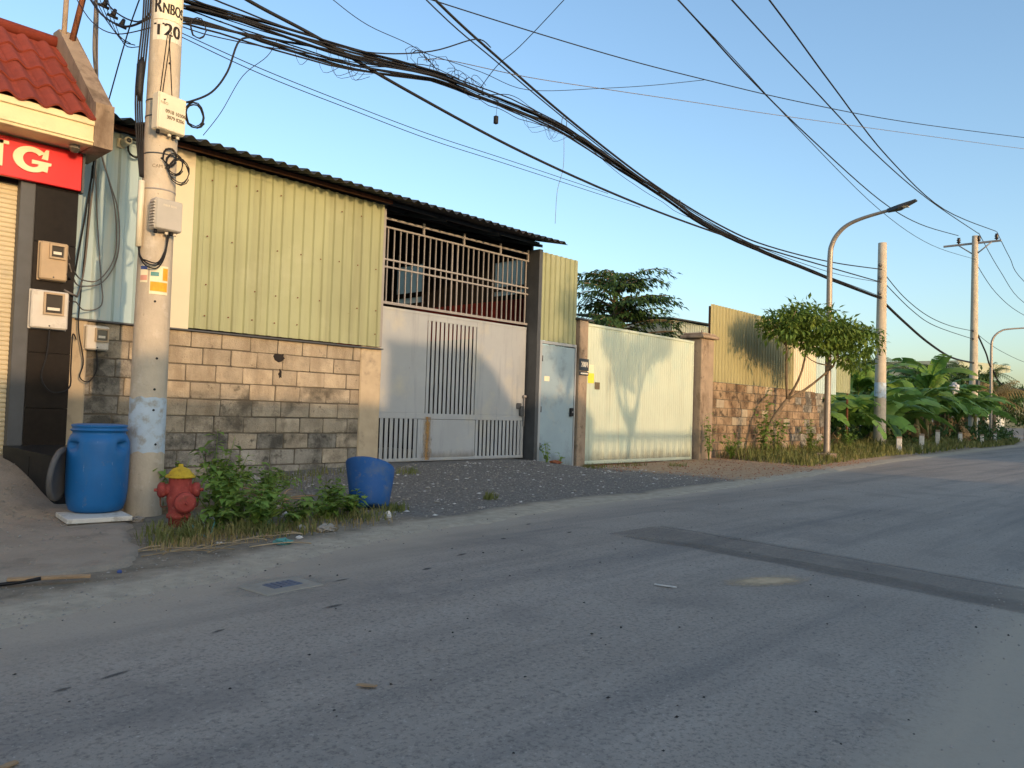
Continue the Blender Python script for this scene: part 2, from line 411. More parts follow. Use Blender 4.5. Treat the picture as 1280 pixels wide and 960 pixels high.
mat('house_glass', (60, 70, 80), 0.1, 0.05, 1, 0, 20, spec=0.6)
mat('manhole_frame', (150, 143, 130), 0.92, 0.1, 9, 0.4, 60, [((128, 120, 108), 6, 0.52, 0.66, 0.5)])
mat('manhole_iron', (92, 100, 116), 0.6, 0.12, 20, 0.3, 80, spec=0.4)
mat('insulator', (46, 38, 36), 0.3, 0.05, 9, 0, 40)
mat('white_sheet_wall', (200, 200, 188), 0.7, 0.05, 0.6, 0.05, 20, coord='World')
mat('roof_sage', (164, 170, 148), 0.7, 0.06, 0.6, 0.05, 20, coord='World')
mat('sheet_weathered', (150, 158, 146), 0.65, 0.08, 1.2, 0.05, 20, [((110, 110, 98), 1.3, 0.52, 0.7, 0.5, (3, 3, 0.3))], coord='World')

# verge: gravel, dirt and sand lie in different places, so one material blends four soils by place
def verge_material():
    m = bpy.data.materials.new('verge_soil'); m.use_nodes = True
    nt = m.node_tree; N, Lk = nt.nodes, nt.links; b = N['Principled BSDF']
    b.inputs['Roughness'].default_value = 0.95; b.inputs['Specular IOR Level'].default_value = 0.2
    g = N.new('ShaderNodeNewGeometry')
    def noise(sc, d=6, r_=0.65):
        n = N.new('ShaderNodeTexNoise'); n.inputs['Scale'].default_value = sc; n.inputs['Detail'].default_value = d; n.inputs['Roughness'].default_value = r_
        Lk.new(g.outputs['Position'], n.inputs['Vector']); return n.outputs['Fac']
    at = N.new('ShaderNodeVertexColor'); at.layer_name = 'soil'
    sp = N.new('ShaderNodeSeparateColor'); Lk.new(at.outputs[0], sp.inputs[0])
    def rampmix(fac_sock, a, col, jitter, sc):
        ad = N.new('ShaderNodeMath'); ad.operation = 'MULTIPLY_ADD'; ad.inputs[1].default_value = jitter; 
        su = N.new('ShaderNodeMath'); su.operation = 'SUBTRACT'; su.inputs[1].default_value = 0.5
        Lk.new(noise(sc), su.inputs[0]); Lk.new(su.outputs[0], ad.inputs[0]); Lk.new(fac_sock, ad.inputs[2])
        mr = N.new('ShaderNodeMapRange'); mr.inputs[1].default_value = 0.3; mr.inputs[2].default_value = 0.7; Lk.new(ad.outputs[0], mr.inputs[0])
        mx = N.new('ShaderNodeMix'); mx.data_type = 'RGBA'; Lk.new(mr.outputs[0], mx.inputs[0]); Lk.new(a, mx.inputs[6]); Lk.new(col, mx.inputs[7])
        return mx.outputs[2]
    def soil(c0, c1, sc):
        r_ = N.new('ShaderNodeValToRGB'); r_.color_ramp.elements[0].position = 0.35; r_.color_ramp.elements[1].position = 0.68
        r_.color_ramp.elements[0].color = (*lin(c0), 1); r_.color_ramp.elements[1].color = (*lin(c1), 1)
        Lk.new(noise(sc), r_.inputs[0]); return r_.outputs[0]
    base = soil((116, 108, 94), (150, 139, 121), 6)              # trodden dirt
    gravel = soil((94, 90, 85), (142, 137, 129), 26)           # dark chippings
    sand = soil((156, 130, 104), (186, 160, 130), 5)            # orange sand
    dusty = soil((160, 151, 134), (186, 175, 156), 7)          # pale road dust
    c = rampmix(sp.outputs[0], base, gravel, 0.7, 2.2)
    c = rampmix(sp.outputs[1], c, sand, 0.7, 1.4)
    c = rampmix(sp.outputs[2], c, dusty, 0.9, 2.6)
    Lk.new(c, b.inputs['Base Color'])
    bp = N.new('ShaderNodeBump'); bp.inputs['Strength'].default_value = 0.8; bp.inputs['Distance'].default_value = 0.02
    Lk.new(noise(38, 5), bp.inputs['Height']); Lk.new(bp.outputs[0], b.inputs['Normal'])
    MATS['verge_soil'] = m
verge_material()

# asphalt darkens and pales with dust that gathers along the edges: mask comes from the road's own width
def road_material():
    m = MATS['asphalt']; nt = m.node_tree; N, Lk = nt.nodes, nt.links; b = N['Principled BSDF']
    src = b.inputs['Base Color'].links[0].from_socket
    at = N.new('ShaderNodeVertexColor'); at.layer_name = 'soil'
    sp = N.new('ShaderNodeSeparateColor'); Lk.new(at.outputs[0], sp.inputs[0])
    g = N.new('ShaderNodeNewGeometry')
    n = N.new('ShaderNodeTexNoise'); n.inputs['Scale'].default_value = 1.3; n.inputs['Detail'].default_value = 8; n.inputs['Roughness'].default_value = 0.7
    Lk.new(g.outputs['Position'], n.inputs['Vector'])
    ad = N.new('ShaderNodeMath'); ad.operation = 'MULTIPLY_ADD'; ad.inputs[1].default_value = 0.8
    su = N.new('ShaderNodeMath'); su.operation = 'SUBTRACT'; su.inputs[1].default_value = 0.5
    Lk.new(n.outputs['Fac'], su.inputs[0]); Lk.new(su.outputs[0], ad.inputs[0]); Lk.new(sp.outputs[0], ad.inputs[2])
    mr = N.new('ShaderNodeMapRange'); mr.inputs[1].default_value = 0.25; mr.inputs[2].default_value = 0.95; mr.inputs[4].default_value = 0.85; Lk.new(ad.outputs[0], mr.inputs[0])
    mx = N.new('ShaderNodeMix'); mx.data_type = 'RGBA'; Lk.new(mr.outputs[0], mx.inputs[0]); Lk.new(src, mx.inputs[6]); mx.inputs[7].default_value = (*lin((172, 160, 142)), 1)
    Lk.new(mx.outputs[2], b.inputs['Base Color'])
road_material()

# ------------------------------------------------------------------ ground, road, verge
LEFT = [(-120, -6.0), (-40, 1.2), (-10, 3.6), (1.1, 4.6), (1.8, 4.75), (4.35, 5.6), (7.4, 6.05), (11.6, 6.25), (15.8, 6.65), (24.7, 7.65), (49, 9.45), (58.6, 10.1), (75, 12.6), (95, 18), (120, 28), (160, 50)]
RIGHT = [(-120, -10.5), (-40, -3.4), (-10, -0.6), (0, 0.45), (3, 0.78), (5, 0.9), (6.3, 1.0), (10, 1.1), (25, 2.0), (50, 3.9), (60, 4.9), (75, 7.2), (95, 12.6), (120, 22), (160, 43)]
WALLH = [(-20, 0.05), (3, 0.05), (4.5, 0.08), (7.4, 0.16), (8.0, 0.18), (11.6, 0.18), (12.0, 0.06), (13.1, -0.04), (13.5, -0.02), (18, 0.02), (20, 0.10), (27, 0.2), (40, 0.25), (70, 0.2)]
def edge_l(x): return interp(x, LEFT)
def edge_r(x): return interp(x, RIGHT)
def gz(x, y):
    e = edge_l(x)
    if y >= e - 0.3:
        t = (y - e) / max(0.5, 10.5 - e) if x < 45 else (y - e) / 5.0
        return 0.006 + interp(x, WALLH) * sstep(t) + 0.012 * nz(x, y, 3, 1.7) + 0.006 * nz(x, y, 8, 6)
    return 0.0

gm = MB(); gm.add([(-1500, -1500, -0.12), (1500, -1500, -0.12), (1500, 1500, -0.12), (-1500, 1500, -0.12)], [(0, 1, 2, 3)])
tag(gm.build('ground', 'earth'), 'bare earth ground reaching to the horizon around the road', kind='structure')

def colour_layer(me, cols):
    lay = me.color_attributes.new('soil', 'FLOAT_COLOR', 'POINT')
    for i, c in enumerate(cols): lay.data[i].color = (c[0], c[1], c[2], 1)

def build_road():
    xs = []; x = -60.0
    while x < 150:
        xs.append(x); x += 0.5 if -4 < x < 40 else 2.0
    nv = 25; v = []; f = []; cols = []
    for x in xs:
        a, b_ = edge_r(x) - 0.4, edge_l(x) + 0.4
        for j in range(nv):
            t = j / (nv - 1); y = a + (b_ - a) * t
            v.append((x, y, -0.012 + 0.02 * math.sin(math.pi * t) + 0.004 * nz(x, y, 1, 0.8)))
            dl = edge_l(x) - y; dr = y - edge_r(x)
            wl = 1.7 - 1.0 * sstep((x - 2) / 6)
            cols.append((max(0, 1 - dl / wl) if dl > 0 else 1, 0, 0) if dl < dr else (max(0, 1 - dr / 0.35), 0, 0))
    for i in range(len(xs) - 1):
        for j in range(nv - 1):
            f.append((i * nv + j, (i + 1) * nv + j, (i + 1) * nv + j + 1, i * nv + j + 1))
    mb = MB(); mb.add(v, f, True); o = mb.build('road', 'asphalt'); colour_layer(o.data, cols)
    tag(o, 'grey asphalt road bending left in the distance', kind='structure')
build_road()

def build_verge():
    xs = []; x = -14.0
    while x < 130:
        xs.append(x); x += 0.14 if 0 < x < 20 else (0.35 if x < 40 else 2.0)
    nv = 52; v = []; f = []; cols = []
    for x in xs:
        e = edge_l(x) - 0.35 + 0.10 * nz(x, 0, 5, 1.3) + 0.05 * nz(x, 0, 9, 5)
        end = max(12.5, e + 9)
        for j in range(nv):
            t = j / (nv - 1); y = e + (end - e) * (t ** 1.3)
            z = gz(x, y)
            d = y - e
            if d < 0.35: z = -0.05 + (z + 0.05) * sstep(d / 0.33 + 0.05)
            v.append((x, y, z))
            gr = sstep((x - 4.6) / 1.2) * (1 - sstep((x - 12.8) / 1.5)) * sstep((d - 0.35) / 0.7)
            sd = sstep((x - 12.8) / 1.5) * (1 - sstep((x - 24) / 6)) * sstep((d - 0.3) / 0.6)
            du = 1 - sstep((d - 0.30) / 0.75)
            cols.append((gr, sd, du))
    for i in range(len(xs) - 1):
        for j in range(nv - 1):
            f.append((i * nv + j, (i + 1) * nv + j, (i + 1) * nv + j + 1, i * nv + j + 1))
    mb = MB(); mb.add(v, f, True); o = mb.build('verge', 'verge_soil'); colour_layer(o.data, cols)
    tag(o, 'dirt and gravel verge between road and walls', kind='structure')
build_verge()

def build_shoulder():
    xs = []; x = -40.0
    while x < 130:
        xs.append(x); x += 0.12 if 0 < x < 10 else 1.5
    nv = 26; v = []; f = []; cols = []
    for x in xs:
        e = edge_r(x) + 0.20 + 0.08 * nz(x, 0, 15, 1.3) + 0.02 * nz(x, 0, 19, 6)
        for j in range(nv):
            t = j / (nv - 1); y = e - 9 * t ** 1.8
            d = e - y; z = -0.03 + 0.036 * sstep(d / 0.9) + 0.010 * nz(x, y, 2, 1.7) + 0.004 * nz(x, y, 2, 9)
            v.append((x, y, z)); cols.append((0, 0.30 + 0.25 * sstep(d), 0.6 * (1 - sstep(d / 0.9))))
    for i in range(len(xs) - 1):
        for j in range(nv - 1):
            f.append((i * nv + j, i * nv + j + 1, (i + 1) * nv + j + 1, (i + 1) * nv + j))
    mb = MB(); mb.add(v, f, True); o = mb.build('road_shoulder', 'verge_soil'); colour_layer(o.data, cols)
    tag(o, 'dusty dirt shoulder on the near side of the road', kind='structure')
build_shoulder()

def road_z(x, y):
    a, b_ = edge_r(x) - 0.4, edge_l(x) + 0.4; t = max(0.0, min(1.0, (y - a) / (b_ - a)))
    return -0.012 + 0.02 * math.sin(math.pi * t) + 0.004 * nz(x, y, 1, 0.8)
def road_strip(name, rows, m, label, dz=0.003, nc=12, rim=3.0):
    """thin sheet lying on the asphalt; rows = (x0, y0, x1, y1) across, listed along the strip"""
    v = []; f = []; L = []; cols = []
    for a, b_ in zip(rows, rows[1:]):
        for k in range(14): L.append([a[i] + (b_[i] - a[i]) * k / 14 for i in range(4)])
    L.append(list(rows[-1]))
    for r_ in L:
        j0, j1 = 0.05 * nz(r_[0] * 3, r_[1] * 3, 2), 0.05 * nz(r_[2] * 3, r_[3] * 3, 5)
        for c_ in range(nc + 1):
            t = c_ / nc; x = (r_[0] + j0) * (1 - t) + (r_[2] + j1) * t; y = r_[1] * (1 - t) + r_[3] * t
            v.append((x, y, road_z(x, y) + dz)); cols.append((min(1.0, 2.0 * min(t, 1 - t) * rim), 0, 0))
    for i in range(len(L) - 1):
        for c_ in range(nc):
            a = i * (nc + 1) + c_; f.append((a, a + 1, a + nc + 2, a + nc + 1))
    mb = MB(); mb.add(v, f, True); o = fixn(mb.build(name, m)); colour_layer(o.data, cols)
    return tag(o, label, kind='structure')
def worn_rim(name):
    m = MATS[name]; nt = m.node_tree; N, Lk = nt.nodes, nt.links
    at = N.new('ShaderNodeVertexColor'); at.layer_name = 'soil'; sp = N.new('ShaderNodeSeparateColor'); Lk.new(at.outputs[0], sp.inputs[0])
    g = N.new('ShaderNodeNewGeometry'); n = N.new('ShaderNodeTexNoise'); n.inputs['Scale'].default_value = 9; n.inputs['Detail'].default_value = 9; n.inputs['Roughness'].default_value = 0.8; Lk.new(g.outputs['Position'], n.inputs['Vector'])
    ad = N.new('ShaderNodeMath'); ad.operation = 'ADD'; Lk.new(sp.outputs[0], ad.inputs[0]); Lk.new(n.outputs['Fac'], ad.inputs[1])
    mr = N.new('ShaderNodeMapRange'); mr.inputs[1].default_value = 0.6; mr.inputs[2].default_value = 1.55; mr.inputs[4].default_value = 0.32; Lk.new(ad.outputs[0], mr.inputs[0])
    tr = N.new('ShaderNodeBsdfTransparent'); ms = N.new('ShaderNodeMixShader'); Lk.new(mr.outputs[0], ms.inputs[0]); Lk.new(tr.outputs[0], ms.inputs[1]); Lk.new(N['Principled BSDF'].outputs[0], ms.inputs[2]); Lk.new(ms.outputs[0], N['Material Output'].inputs[0])
worn_rim('patch_asphalt'); worn_rim('patch_old')
def soft_material(name, col, scale, lo, hi, strength):
    """dust or sand that thins out towards its rim: coverage comes from grains (noise) and distance to the middle"""
    m = mat(name, col, 0.95, 0.15, 12, 0.3, 90, coord='World'); nt = m.node_tree; N, Lk = nt.nodes, nt.links
    tc = N.new('ShaderNodeTexCoord'); ln = N.new('ShaderNodeVectorMath'); ln.operation = 'LENGTH'; Lk.new(tc.outputs['Object'], ln.inputs[0])
    n = N.new('ShaderNodeTexNoise'); n.inputs['Scale'].default_value = scale; n.inputs['Detail'].default_value = 9; n.inputs['Roughness'].default_value = 0.75; Lk.new(tc.outputs['Object'], n.inputs['Vector'])
    mr = N.new('ShaderNodeMapRange'); mr.inputs[1].default_value = 1.0; mr.inputs[2].default_value = 0.1; Lk.new(ln.outputs['Value'], mr.inputs[0])
    ad = N.new('ShaderNodeMath'); ad.operation = 'ADD'; Lk.new(mr.outputs[0], ad.inputs[0]); Lk.new(n.outputs['Fac'], ad.inputs[1])
    m2 = N.new('ShaderNodeMapRange'); m2.inputs[1].default_value = lo; m2.inputs[2].default_value = hi; m2.inputs[4].default_value = strength; Lk.new(ad.outputs[0], m2.inputs[0])
    tr = N.new('ShaderNodeBsdfTransparent'); ms = N.new('ShaderNodeMixShader'); Lk.new(m2.outputs[0], ms.inputs[0]); Lk.new(tr.outputs[0], ms.inputs[1]); Lk.new(N['Principled BSDF'].outputs[0], ms.inputs[2]); Lk.new(ms.outputs[0], N['Material Output'].inputs[0])
soft_material('sand_film', (196, 172, 138), 3.5, 0.7, 1.35, 0.95)
soft_material('dust_film', (168, 160, 146), 3.0, 0.75, 1.2, 0.55)
def film(name, x, y, sx, sy, rz, m, label, dz):
    """a thin scatter of dust or sand hugging the road"""
    n = 20; ca, sa = math.cos(rz), math.sin(rz)
    o = bpy.data.objects.new(name, None); v = []; f = []
    for i in range(n + 1):
        for j in range(n + 1):
            u_, w_ = 2 * i / n - 1, 2 * j / n - 1
            X_, Y_ = x + u_ * sx * ca - w_ * sy * sa, y + u_ * sx * sa + w_ * sy * ca
            v.append((u_, w_, road_z(X_, Y_) + dz))
    for i in range(n):
        for j in range(n):
            a = i * (n + 1) + j; f.append((a, a + n + 1, a + n + 2, a + 1))
    mb = MB(); mb.add(v, f, True); o = mb.build(name, m); o.location = (x, y, 0); o.rotation_euler = (0, 0, rz); o.scale = (sx, sy, 1)
    return tag(o, label, kind='structure')
road_strip('road_patch', [(6.02, 4.40, 6.95, 4.40), (5.98, 3.4, 6.85, 3.4), (5.9, 2.4, 6.76, 2.4), (5.74, 0.95, 6.62, 0.95)], 'patch_old', 'worn strip of older asphalt crossing the road')
road_strip('road_patch', [(6.02, 4.2, 6.12, 4.2), (5.98, 3.4, 6.30, 3.4), (5.88, 2.4, 6.24, 2.4), (5.70, 0.95, 6.12, 0.95)], 'patch_asphalt', 'dark trench repair strip across the road', 0.006)
road_strip('road_patch', [(6.88, 4.35, 6.96, 4.35), (6.76, 3.4, 6.90, 3.4), (6.68, 2.4, 6.80, 2.4), (6.54, 0.95, 6.66, 0.95)], 'patch_asphalt', 'thin dark tar line edging the trench repair', 0.0065)

# ------------------------------------------------------------------ building blocks for walls
def block_meshes(m, n=4):
    out = []
    for k in range(n):
        mb = MB(); mb.bbox(-0.5, 0.5, -0.5, 0.5, -0.5, 0.5, 0.035)
        rr = random.Random(k + 11)
        mb.v = [(x + rr.uniform(-0.012, 0.012), y, z + rr.uniform(-0.02, 0.02)) for x, y, z in mb.v]
        o = mb.build('tmp', m); fixn(o); out.append(o.data); bpy.data.objects.remove(o)
    return out
BLK = {k: block_meshes(k) for k in ('block', 'block_mid', 'block_mould', 'block_brown')}
def lay_blocks(parent, x0, x1, z0, courses, ch, y, pick, seed, blen=(0.40, 0.52), depth=0.16):
    rr = random.Random(seed)
    for c in range(courses):
        x = x0 - (rr.uniform(0.05, 0.3))
        while x < x1 - 0.02:
            L = rr.uniform(*blen)
            a, b_ = max(x, x0), min(x + L, x1)
            if x1 - b_ < 0.08: b_ = x1
            if b_ - a > 0.05:
                g = rr.uniform(0.012, 0.022)
                me = rr.choice(BLK[pick(c, (a + b_) / 2, rr)])
                pr = rr.uniform(-0.008, 0.006)
                inst('block', me, parent, ((a + b_) / 2, y + depth / 2 + pr, z0 + ch * (c + 0.5) + rr.uniform(-0.003, 0.003)), (0, rr.uniform(-0.006, 0.006), 0), (b_ - a - g, depth, ch - g))
            x += L
def sheet_mesh(w, h, m, pitch=0.18, depth=0.03, th=0.003, top=0.4):
    """ribbed steel sheet, w wide in X, h high in Z, base at z=0, front at y=0"""
    prof = []; x = 0.0
    while x < w - 1e-6:
        for fr, d in ((0.0, 0.0), (0.52, 0.0), (0.62, -depth), (0.90, -depth)):
            xx = x + fr * pitch
            if xx < w: prof.append((xx, d))
        x += pitch
    prof.append((w, prof[-1][1]))
    n = len(prof); v = []
    for (yo) in (0, th):
        for z in (0, h):
            v += [(px, d + yo, z) for px, d in prof]
    f = []
    for i in range(n - 1):
        f.append((i, i + 1, n + i + 1, n + i)); f.append((2 * n + i + 1, 2 * n + i, 3 * n + i, 3 * n + i + 1))
        f.append((n + i, n + i + 1, 3 * n + i + 1, 3 * n + i)); f.append((i + 1, i, 2 * n + i, 2 * n + i + 1))
    f.append((0, n, 3 * n, 2 * n)); f.append((n - 1, 3 * n - 1 - 0, 4 * n - 1, 2 * n - 1)[:0] or (n - 1, 2 * n - 1 + n, 4 * n - 1, 2 * n - 1))
    mb = MB(); mb.add(v, f); return mb
W = 10.5

# ------------------------------------------------------------------ warehouse
wh = thing('warehouse', (3.2, W, 0), 'long shed of bare blocks and ribbed green sheets under a dark corrugated roof', 'warehouse')
wh.location = (0, 0, 0)
core = MB(); core.box(3.0, 7.50, W + 0.012, W + 0.2, -0.15, 2.13)
wall = core.build('wall', 'mortar', wh); fixn(wall)
def pick1(c, x, rr):
    if x < 3.95: return 'block_mould' if c < 6 or rr.random() < 0.6 else 'block_mid'
    if c <= 2: return 'block_mould' if rr.random() < 0.9 else 'block_mid'
    if c == 3: return 'block_mid'
    if c <= 5: return 'block_mid' if rr.random() < 0.45 else 'block'
    return 'block'
lay_blocks(wall, 3.02, 7.5, 0.0, 9, 0.2366, W, pick1, 5)
pl = MB(); pl.bbox(7.50, 7.92, W - 0.015, W + 0.30, -0.1, 2.15, 0.02); fixn(pl.build('pilaster', 'plaster', wh))
pl = MB(); pl.bbox(3.12, 3.36, W - 0.03, W + 0.1, -0.1, 2.14, 0.02); fixn(pl.build('pilaster', 'plaster', wh))
# dark patches for holes in the top courses, inner shade put into the colour
for (x, z, w_, h_) in ((6.03, 1.86, 0.16, 0.14), (6.05, 1.6, 0.05, 0.14)):
    rr = random.Random(int(x * 100)); mb = MB()
    pts = [(x + w_ * (0.5 + 0.2 * rr.uniform(-1, 1)) * math.cos(a), z + h_ * (0.5 + 0.25 * rr.uniform(-1, 1)) * math.sin(a)) for a in [i * math.pi / 5 for i in range(10)]]
    mb.prism(pts, W - 0.012, W + 0.02); fixn(mb.build('broken_patch', 'dark_inside', wall))
def sheets(parent, x0, x1, z0, z1, n, m, y=W - 0.04, ztop=None, pitch=0.18):
    w = (x1 - x0) / n
    me = {}
    for i in range(n):
        h = z1 - z0
        mb = sheet_mesh(w + (0.02 if i < n - 1 else 0), h, m, pitch)
        mb.build('corrugated_sheet', m, parent, (x0 + i * w, y - 0.004 * (i % 2), z0))
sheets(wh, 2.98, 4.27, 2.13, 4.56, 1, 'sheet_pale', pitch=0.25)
sheets(wh, 4.58, 7.84, 2.15, 4.54, 3, 'sheet_green')
mb = MB(); mb.bbox(4.24, 4.60, W - 0.066, W - 0.03, 2.12, 4.56, 0.006); fixn(mb.build('corner_flashing', 'sheet_cream', wh))
mb = MB(); mb.box(3.2, 7.9, W - 0.075, W + 0.05, 2.108, 2.128); fixn(mb.build('drip_ledge', 'steel_dark', wh))
sheets(wh, 11.905, 13.08, 2.635, 4.46, 1, 'sheet_green', y=W - 0.03, pitch=0.16)
# dark screw heads on the sheets
rsx = random.Random(9)
for zr in (2.35, 2.76, 3.44, 4.25):
    for k in range(9):
        if rsx.random() < (0.15 if zr == 2.76 else 0.35): continue
        x = 4.82 + k * 0.36 + rsx.uniform(-0.02, 0.02); q = MB(); q.lathe([(0.0001, -0.006), (0.011, -0.004), (0.011, 0.004)], 8, (x, W - 0.072, zr + rsx.uniform(-0.02, 0.02)), 'y'); fixn(q.build('screw_head', 'steel_rust', wh))
# roof: corrugated, eave towards the road
def roof_sheet():
    p = 0.19; amp = 0.028; v = []; f = []
    n = int((12.02 - 3.1) / p * 8)
    ys = [(9.88, 4.56), (11.5, 4.93), (18.2, 6.5)]
    for th in (0.0, 0.006):
        for (y, z) in ys:
            for i in range(n + 1):
                x = 3.1 + i * p / 8; v.append((x, y, z + amp * math.sin(2 * math.pi * i / 8) + th + 0.012 * nz(x, y, 4, 0.7)))
    R_ = n + 1; K = len(ys)
    for k in range(K - 1):
        for i in range(n):
            a = k * R_ + i; f.append((a, a + R_, a + R_ + 1, a + 1))
            a += K * R_; f.append((a, a + 1, a + R_ + 1, a + R_))
    for i in range(n):
        f.append((i, i + 1, K * R_ + i + 1, K * R_ + i))
    mb = MB(); mb.add(v, f); o = mb.build('roof', 'sheet_roof', wh); return o
roof_sheet()
for (y, z, m, xe) in ((10.34, 4.59, 'steel_rust', 7.9), (10.62, 4.66, 'steel_dark', 11.95), (11.6, 4.88, 'steel_dark', 11.95), (13.6, 5.34, 'steel_dark', 11.95)):  # front purlin: orange sunlight on it put into the rust colour
    q = MB(); q.bbox(3.15, xe, y - 0.03, y + 0.03, z - 0.035, z + 0.02, 0.006); fixn(q.build('purlin', m, wh))
for x in (4.4, 7.86, 9.2, 10.6, 11.85):
    q = MB(); q.box(x - 0.03, x + 0.03, 10.0, 15.2, 4.47, 4.50) if False else q.add([(x - 0.03, 10.45, 4.54), (x + 0.03, 10.45, 4.54), (x + 0.03, 18.0, 6.32), (x - 0.03, 18.0, 6.32), (x - 0.03, 10.45, 4.60), (x + 0.03, 10.45, 4.60), (x + 0.03, 18.0, 6.38), (x - 0.03, 18.0, 6.38)], [(0, 3, 2, 1), (4, 5, 6, 7), (0, 1, 5, 4), (1, 2, 6, 5), (2, 3, 7, 6), (3, 0, 4, 7)])
    fixn(q.build('rafter', 'steel_dark', wh))
# steel column beside the gate and its lintel pieces
q = MB(); q.bbox(11.80, 11.902, W - 0.05, W + 0.34, 0.0, 4.50, 0.004); fixn(q.build('column', 'steel_dark', wh))
q = MB(); q.bbox(7.84, 7.90, W - 0.03, W + 0.2, 2.16, 4.5, 0.006); fixn(q.build('column', 'steel_light', wh))
# inside: side wall with high openings seen through the bars, back wall, floor; interior darkness put into dark_inside
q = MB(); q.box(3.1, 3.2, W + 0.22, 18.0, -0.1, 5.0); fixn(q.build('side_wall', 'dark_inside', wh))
def wall_x_holes(mb, y0, y1, z0, z1, x0, x1, holes):
    ys = sorted({y0, y1, *[h[0] for h in holes], *[h[1] for h in holes]})
    for a, b_ in zip(ys, ys[1:]):
        hs = sorted([(h[2], h[3]) for h in holes if h[0] <= a + 1e-6 and h[1] >= b_ - 1e-6]); z = z0
        for (h0, h1) in hs: mb.box(x0, x1, a, b_, z, h0); z = h1
        mb.box(x0, x1, a, b_, z, z1)
IH = [(11.05, 11.95, 3.85, 4.40), (11.05, 11.95, 3.66, 3.76), (14.4, 15.4, 3.98, 4.66), (14.4, 15.4, 3.72, 3.86)]
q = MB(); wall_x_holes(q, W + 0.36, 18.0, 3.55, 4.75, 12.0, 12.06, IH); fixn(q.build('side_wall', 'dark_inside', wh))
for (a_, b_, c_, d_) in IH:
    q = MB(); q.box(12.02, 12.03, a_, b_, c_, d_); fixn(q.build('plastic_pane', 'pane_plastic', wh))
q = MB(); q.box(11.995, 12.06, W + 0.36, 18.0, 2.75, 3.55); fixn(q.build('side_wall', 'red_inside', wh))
q = MB(); q.box(11.995, 12.06, W + 0.36, 18.0, -0.1, 2.75); fixn(q.build('side_wall', 'dark_inside', wh))  # lower wall darkened by colour so the gate slots read black
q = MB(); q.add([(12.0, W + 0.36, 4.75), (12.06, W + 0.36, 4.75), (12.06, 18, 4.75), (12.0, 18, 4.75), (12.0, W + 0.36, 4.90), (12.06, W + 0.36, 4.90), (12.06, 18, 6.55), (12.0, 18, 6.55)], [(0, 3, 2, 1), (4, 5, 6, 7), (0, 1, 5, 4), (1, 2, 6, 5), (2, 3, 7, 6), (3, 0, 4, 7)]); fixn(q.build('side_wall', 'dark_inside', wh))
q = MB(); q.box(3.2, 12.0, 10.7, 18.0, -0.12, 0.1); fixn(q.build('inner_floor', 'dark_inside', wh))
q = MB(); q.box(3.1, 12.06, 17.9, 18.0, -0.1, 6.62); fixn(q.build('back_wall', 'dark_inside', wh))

# ------------------------------------------------------------------ grille over the gate
GY = W + 0.25
gr = thing('bar_grille', (0, 0, 0), 'upright steel bars closing the opening above the grey gate', 'grille')
def bar(parent, name, x0, x1, z0, z1, m='steel_light', y=GY, d=0.03):
    q = MB(); q.box(x0, x1, y - d / 2, y + d / 2, z0, z1); return fixn(q.build(name, m, parent))
for z, h in ((4.42, 0.035), (3.71, 0.03), (3.58, 0.03), (2.96, 0.045), (4.27, 0.03)):
    bar(gr, 'rail', 7.95, 11.79, z - h / 2, z + h / 2, d=0.04)
nb = 27
for i in range(nb + 1):
    x = 8.02 + i * (11.72 - 8.02) / nb
    w = 0.009 if i not in (0, 12, 13, nb) else 0.014
    bar(gr, 'bar', x - w, x + w, 2.94, 4.28, d=0.022, y=GY + 0.004)
for x in (7.97, 8.95, 9.95, 10.95, 11.77):
    bar(gr, 'strut', x - 0.02, x + 0.02, 4.28, 4.50, d=0.03, y=GY + 0.001)

# ------------------------------------------------------------------ grey gate
gt = thing('sliding_gate', (0, 0, 0), 'grey steel gate with slotted panels and a long rust streak', 'gate')
GX0, GX1, GB, GT = 7.93, 11.76, 0.20, 2.84
def gpart(name, x0, x1, z0, z1, m='gate_grey', y0=GY - 0.03, y1=GY + 0.02, b=0.004):
    q = MB(); q.bbox(x0, x1, y0, y1, z0, z1, b); return fixn(q.build(name, m, gt))
def slotted(x0, x1, z0, z1, n, slit):
    pitch = (x1 - x0) / n
    for i in range(n):
        a = x0 + i * pitch + slit / 2; b_ = x0 + (i + 1) * pitch - slit / 2
        gpart('slat', a, b_, z0 - 0.01, z1 + 0.01, y0=GY - 0.022, y1=GY - 0.014, b=0.002)
gpart('panel', GX0, 9.10, 1.06, GT); gpart('panel', 10.35, GX1, 1.06, GT)
gpart('panel', 9.10, 10.35, 2.75, GT)
slotted(9.10, 10.35, 1.07, 2.75, 12, 0.036)
gpart('rail', GX0, GX1, 0.96, 1.06, y0=GY - 0.036)
slotted(7.99, 8.95, 0.25, 0.955, 9, 0.036)
gpart('rail', 8.95, 9.02, 0.25, 0.955); gpart('panel', 9.02, 10.38, 0.25, 0.955)
slotted(10.38, 11.68, 0.27, 0.955, 12, 0.036)
gpart('rail', GX0, 7.99, 0.25, 0.955); gpart('rail', 11.68, GX1, 0.25, 0.955)
gpart('rail', GX0, GX1, GB, 0.26, y0=GY - 0.036)
gpart('rail', GX0, GX1, GT, GT + 0.05, y0=GY - 0.036)
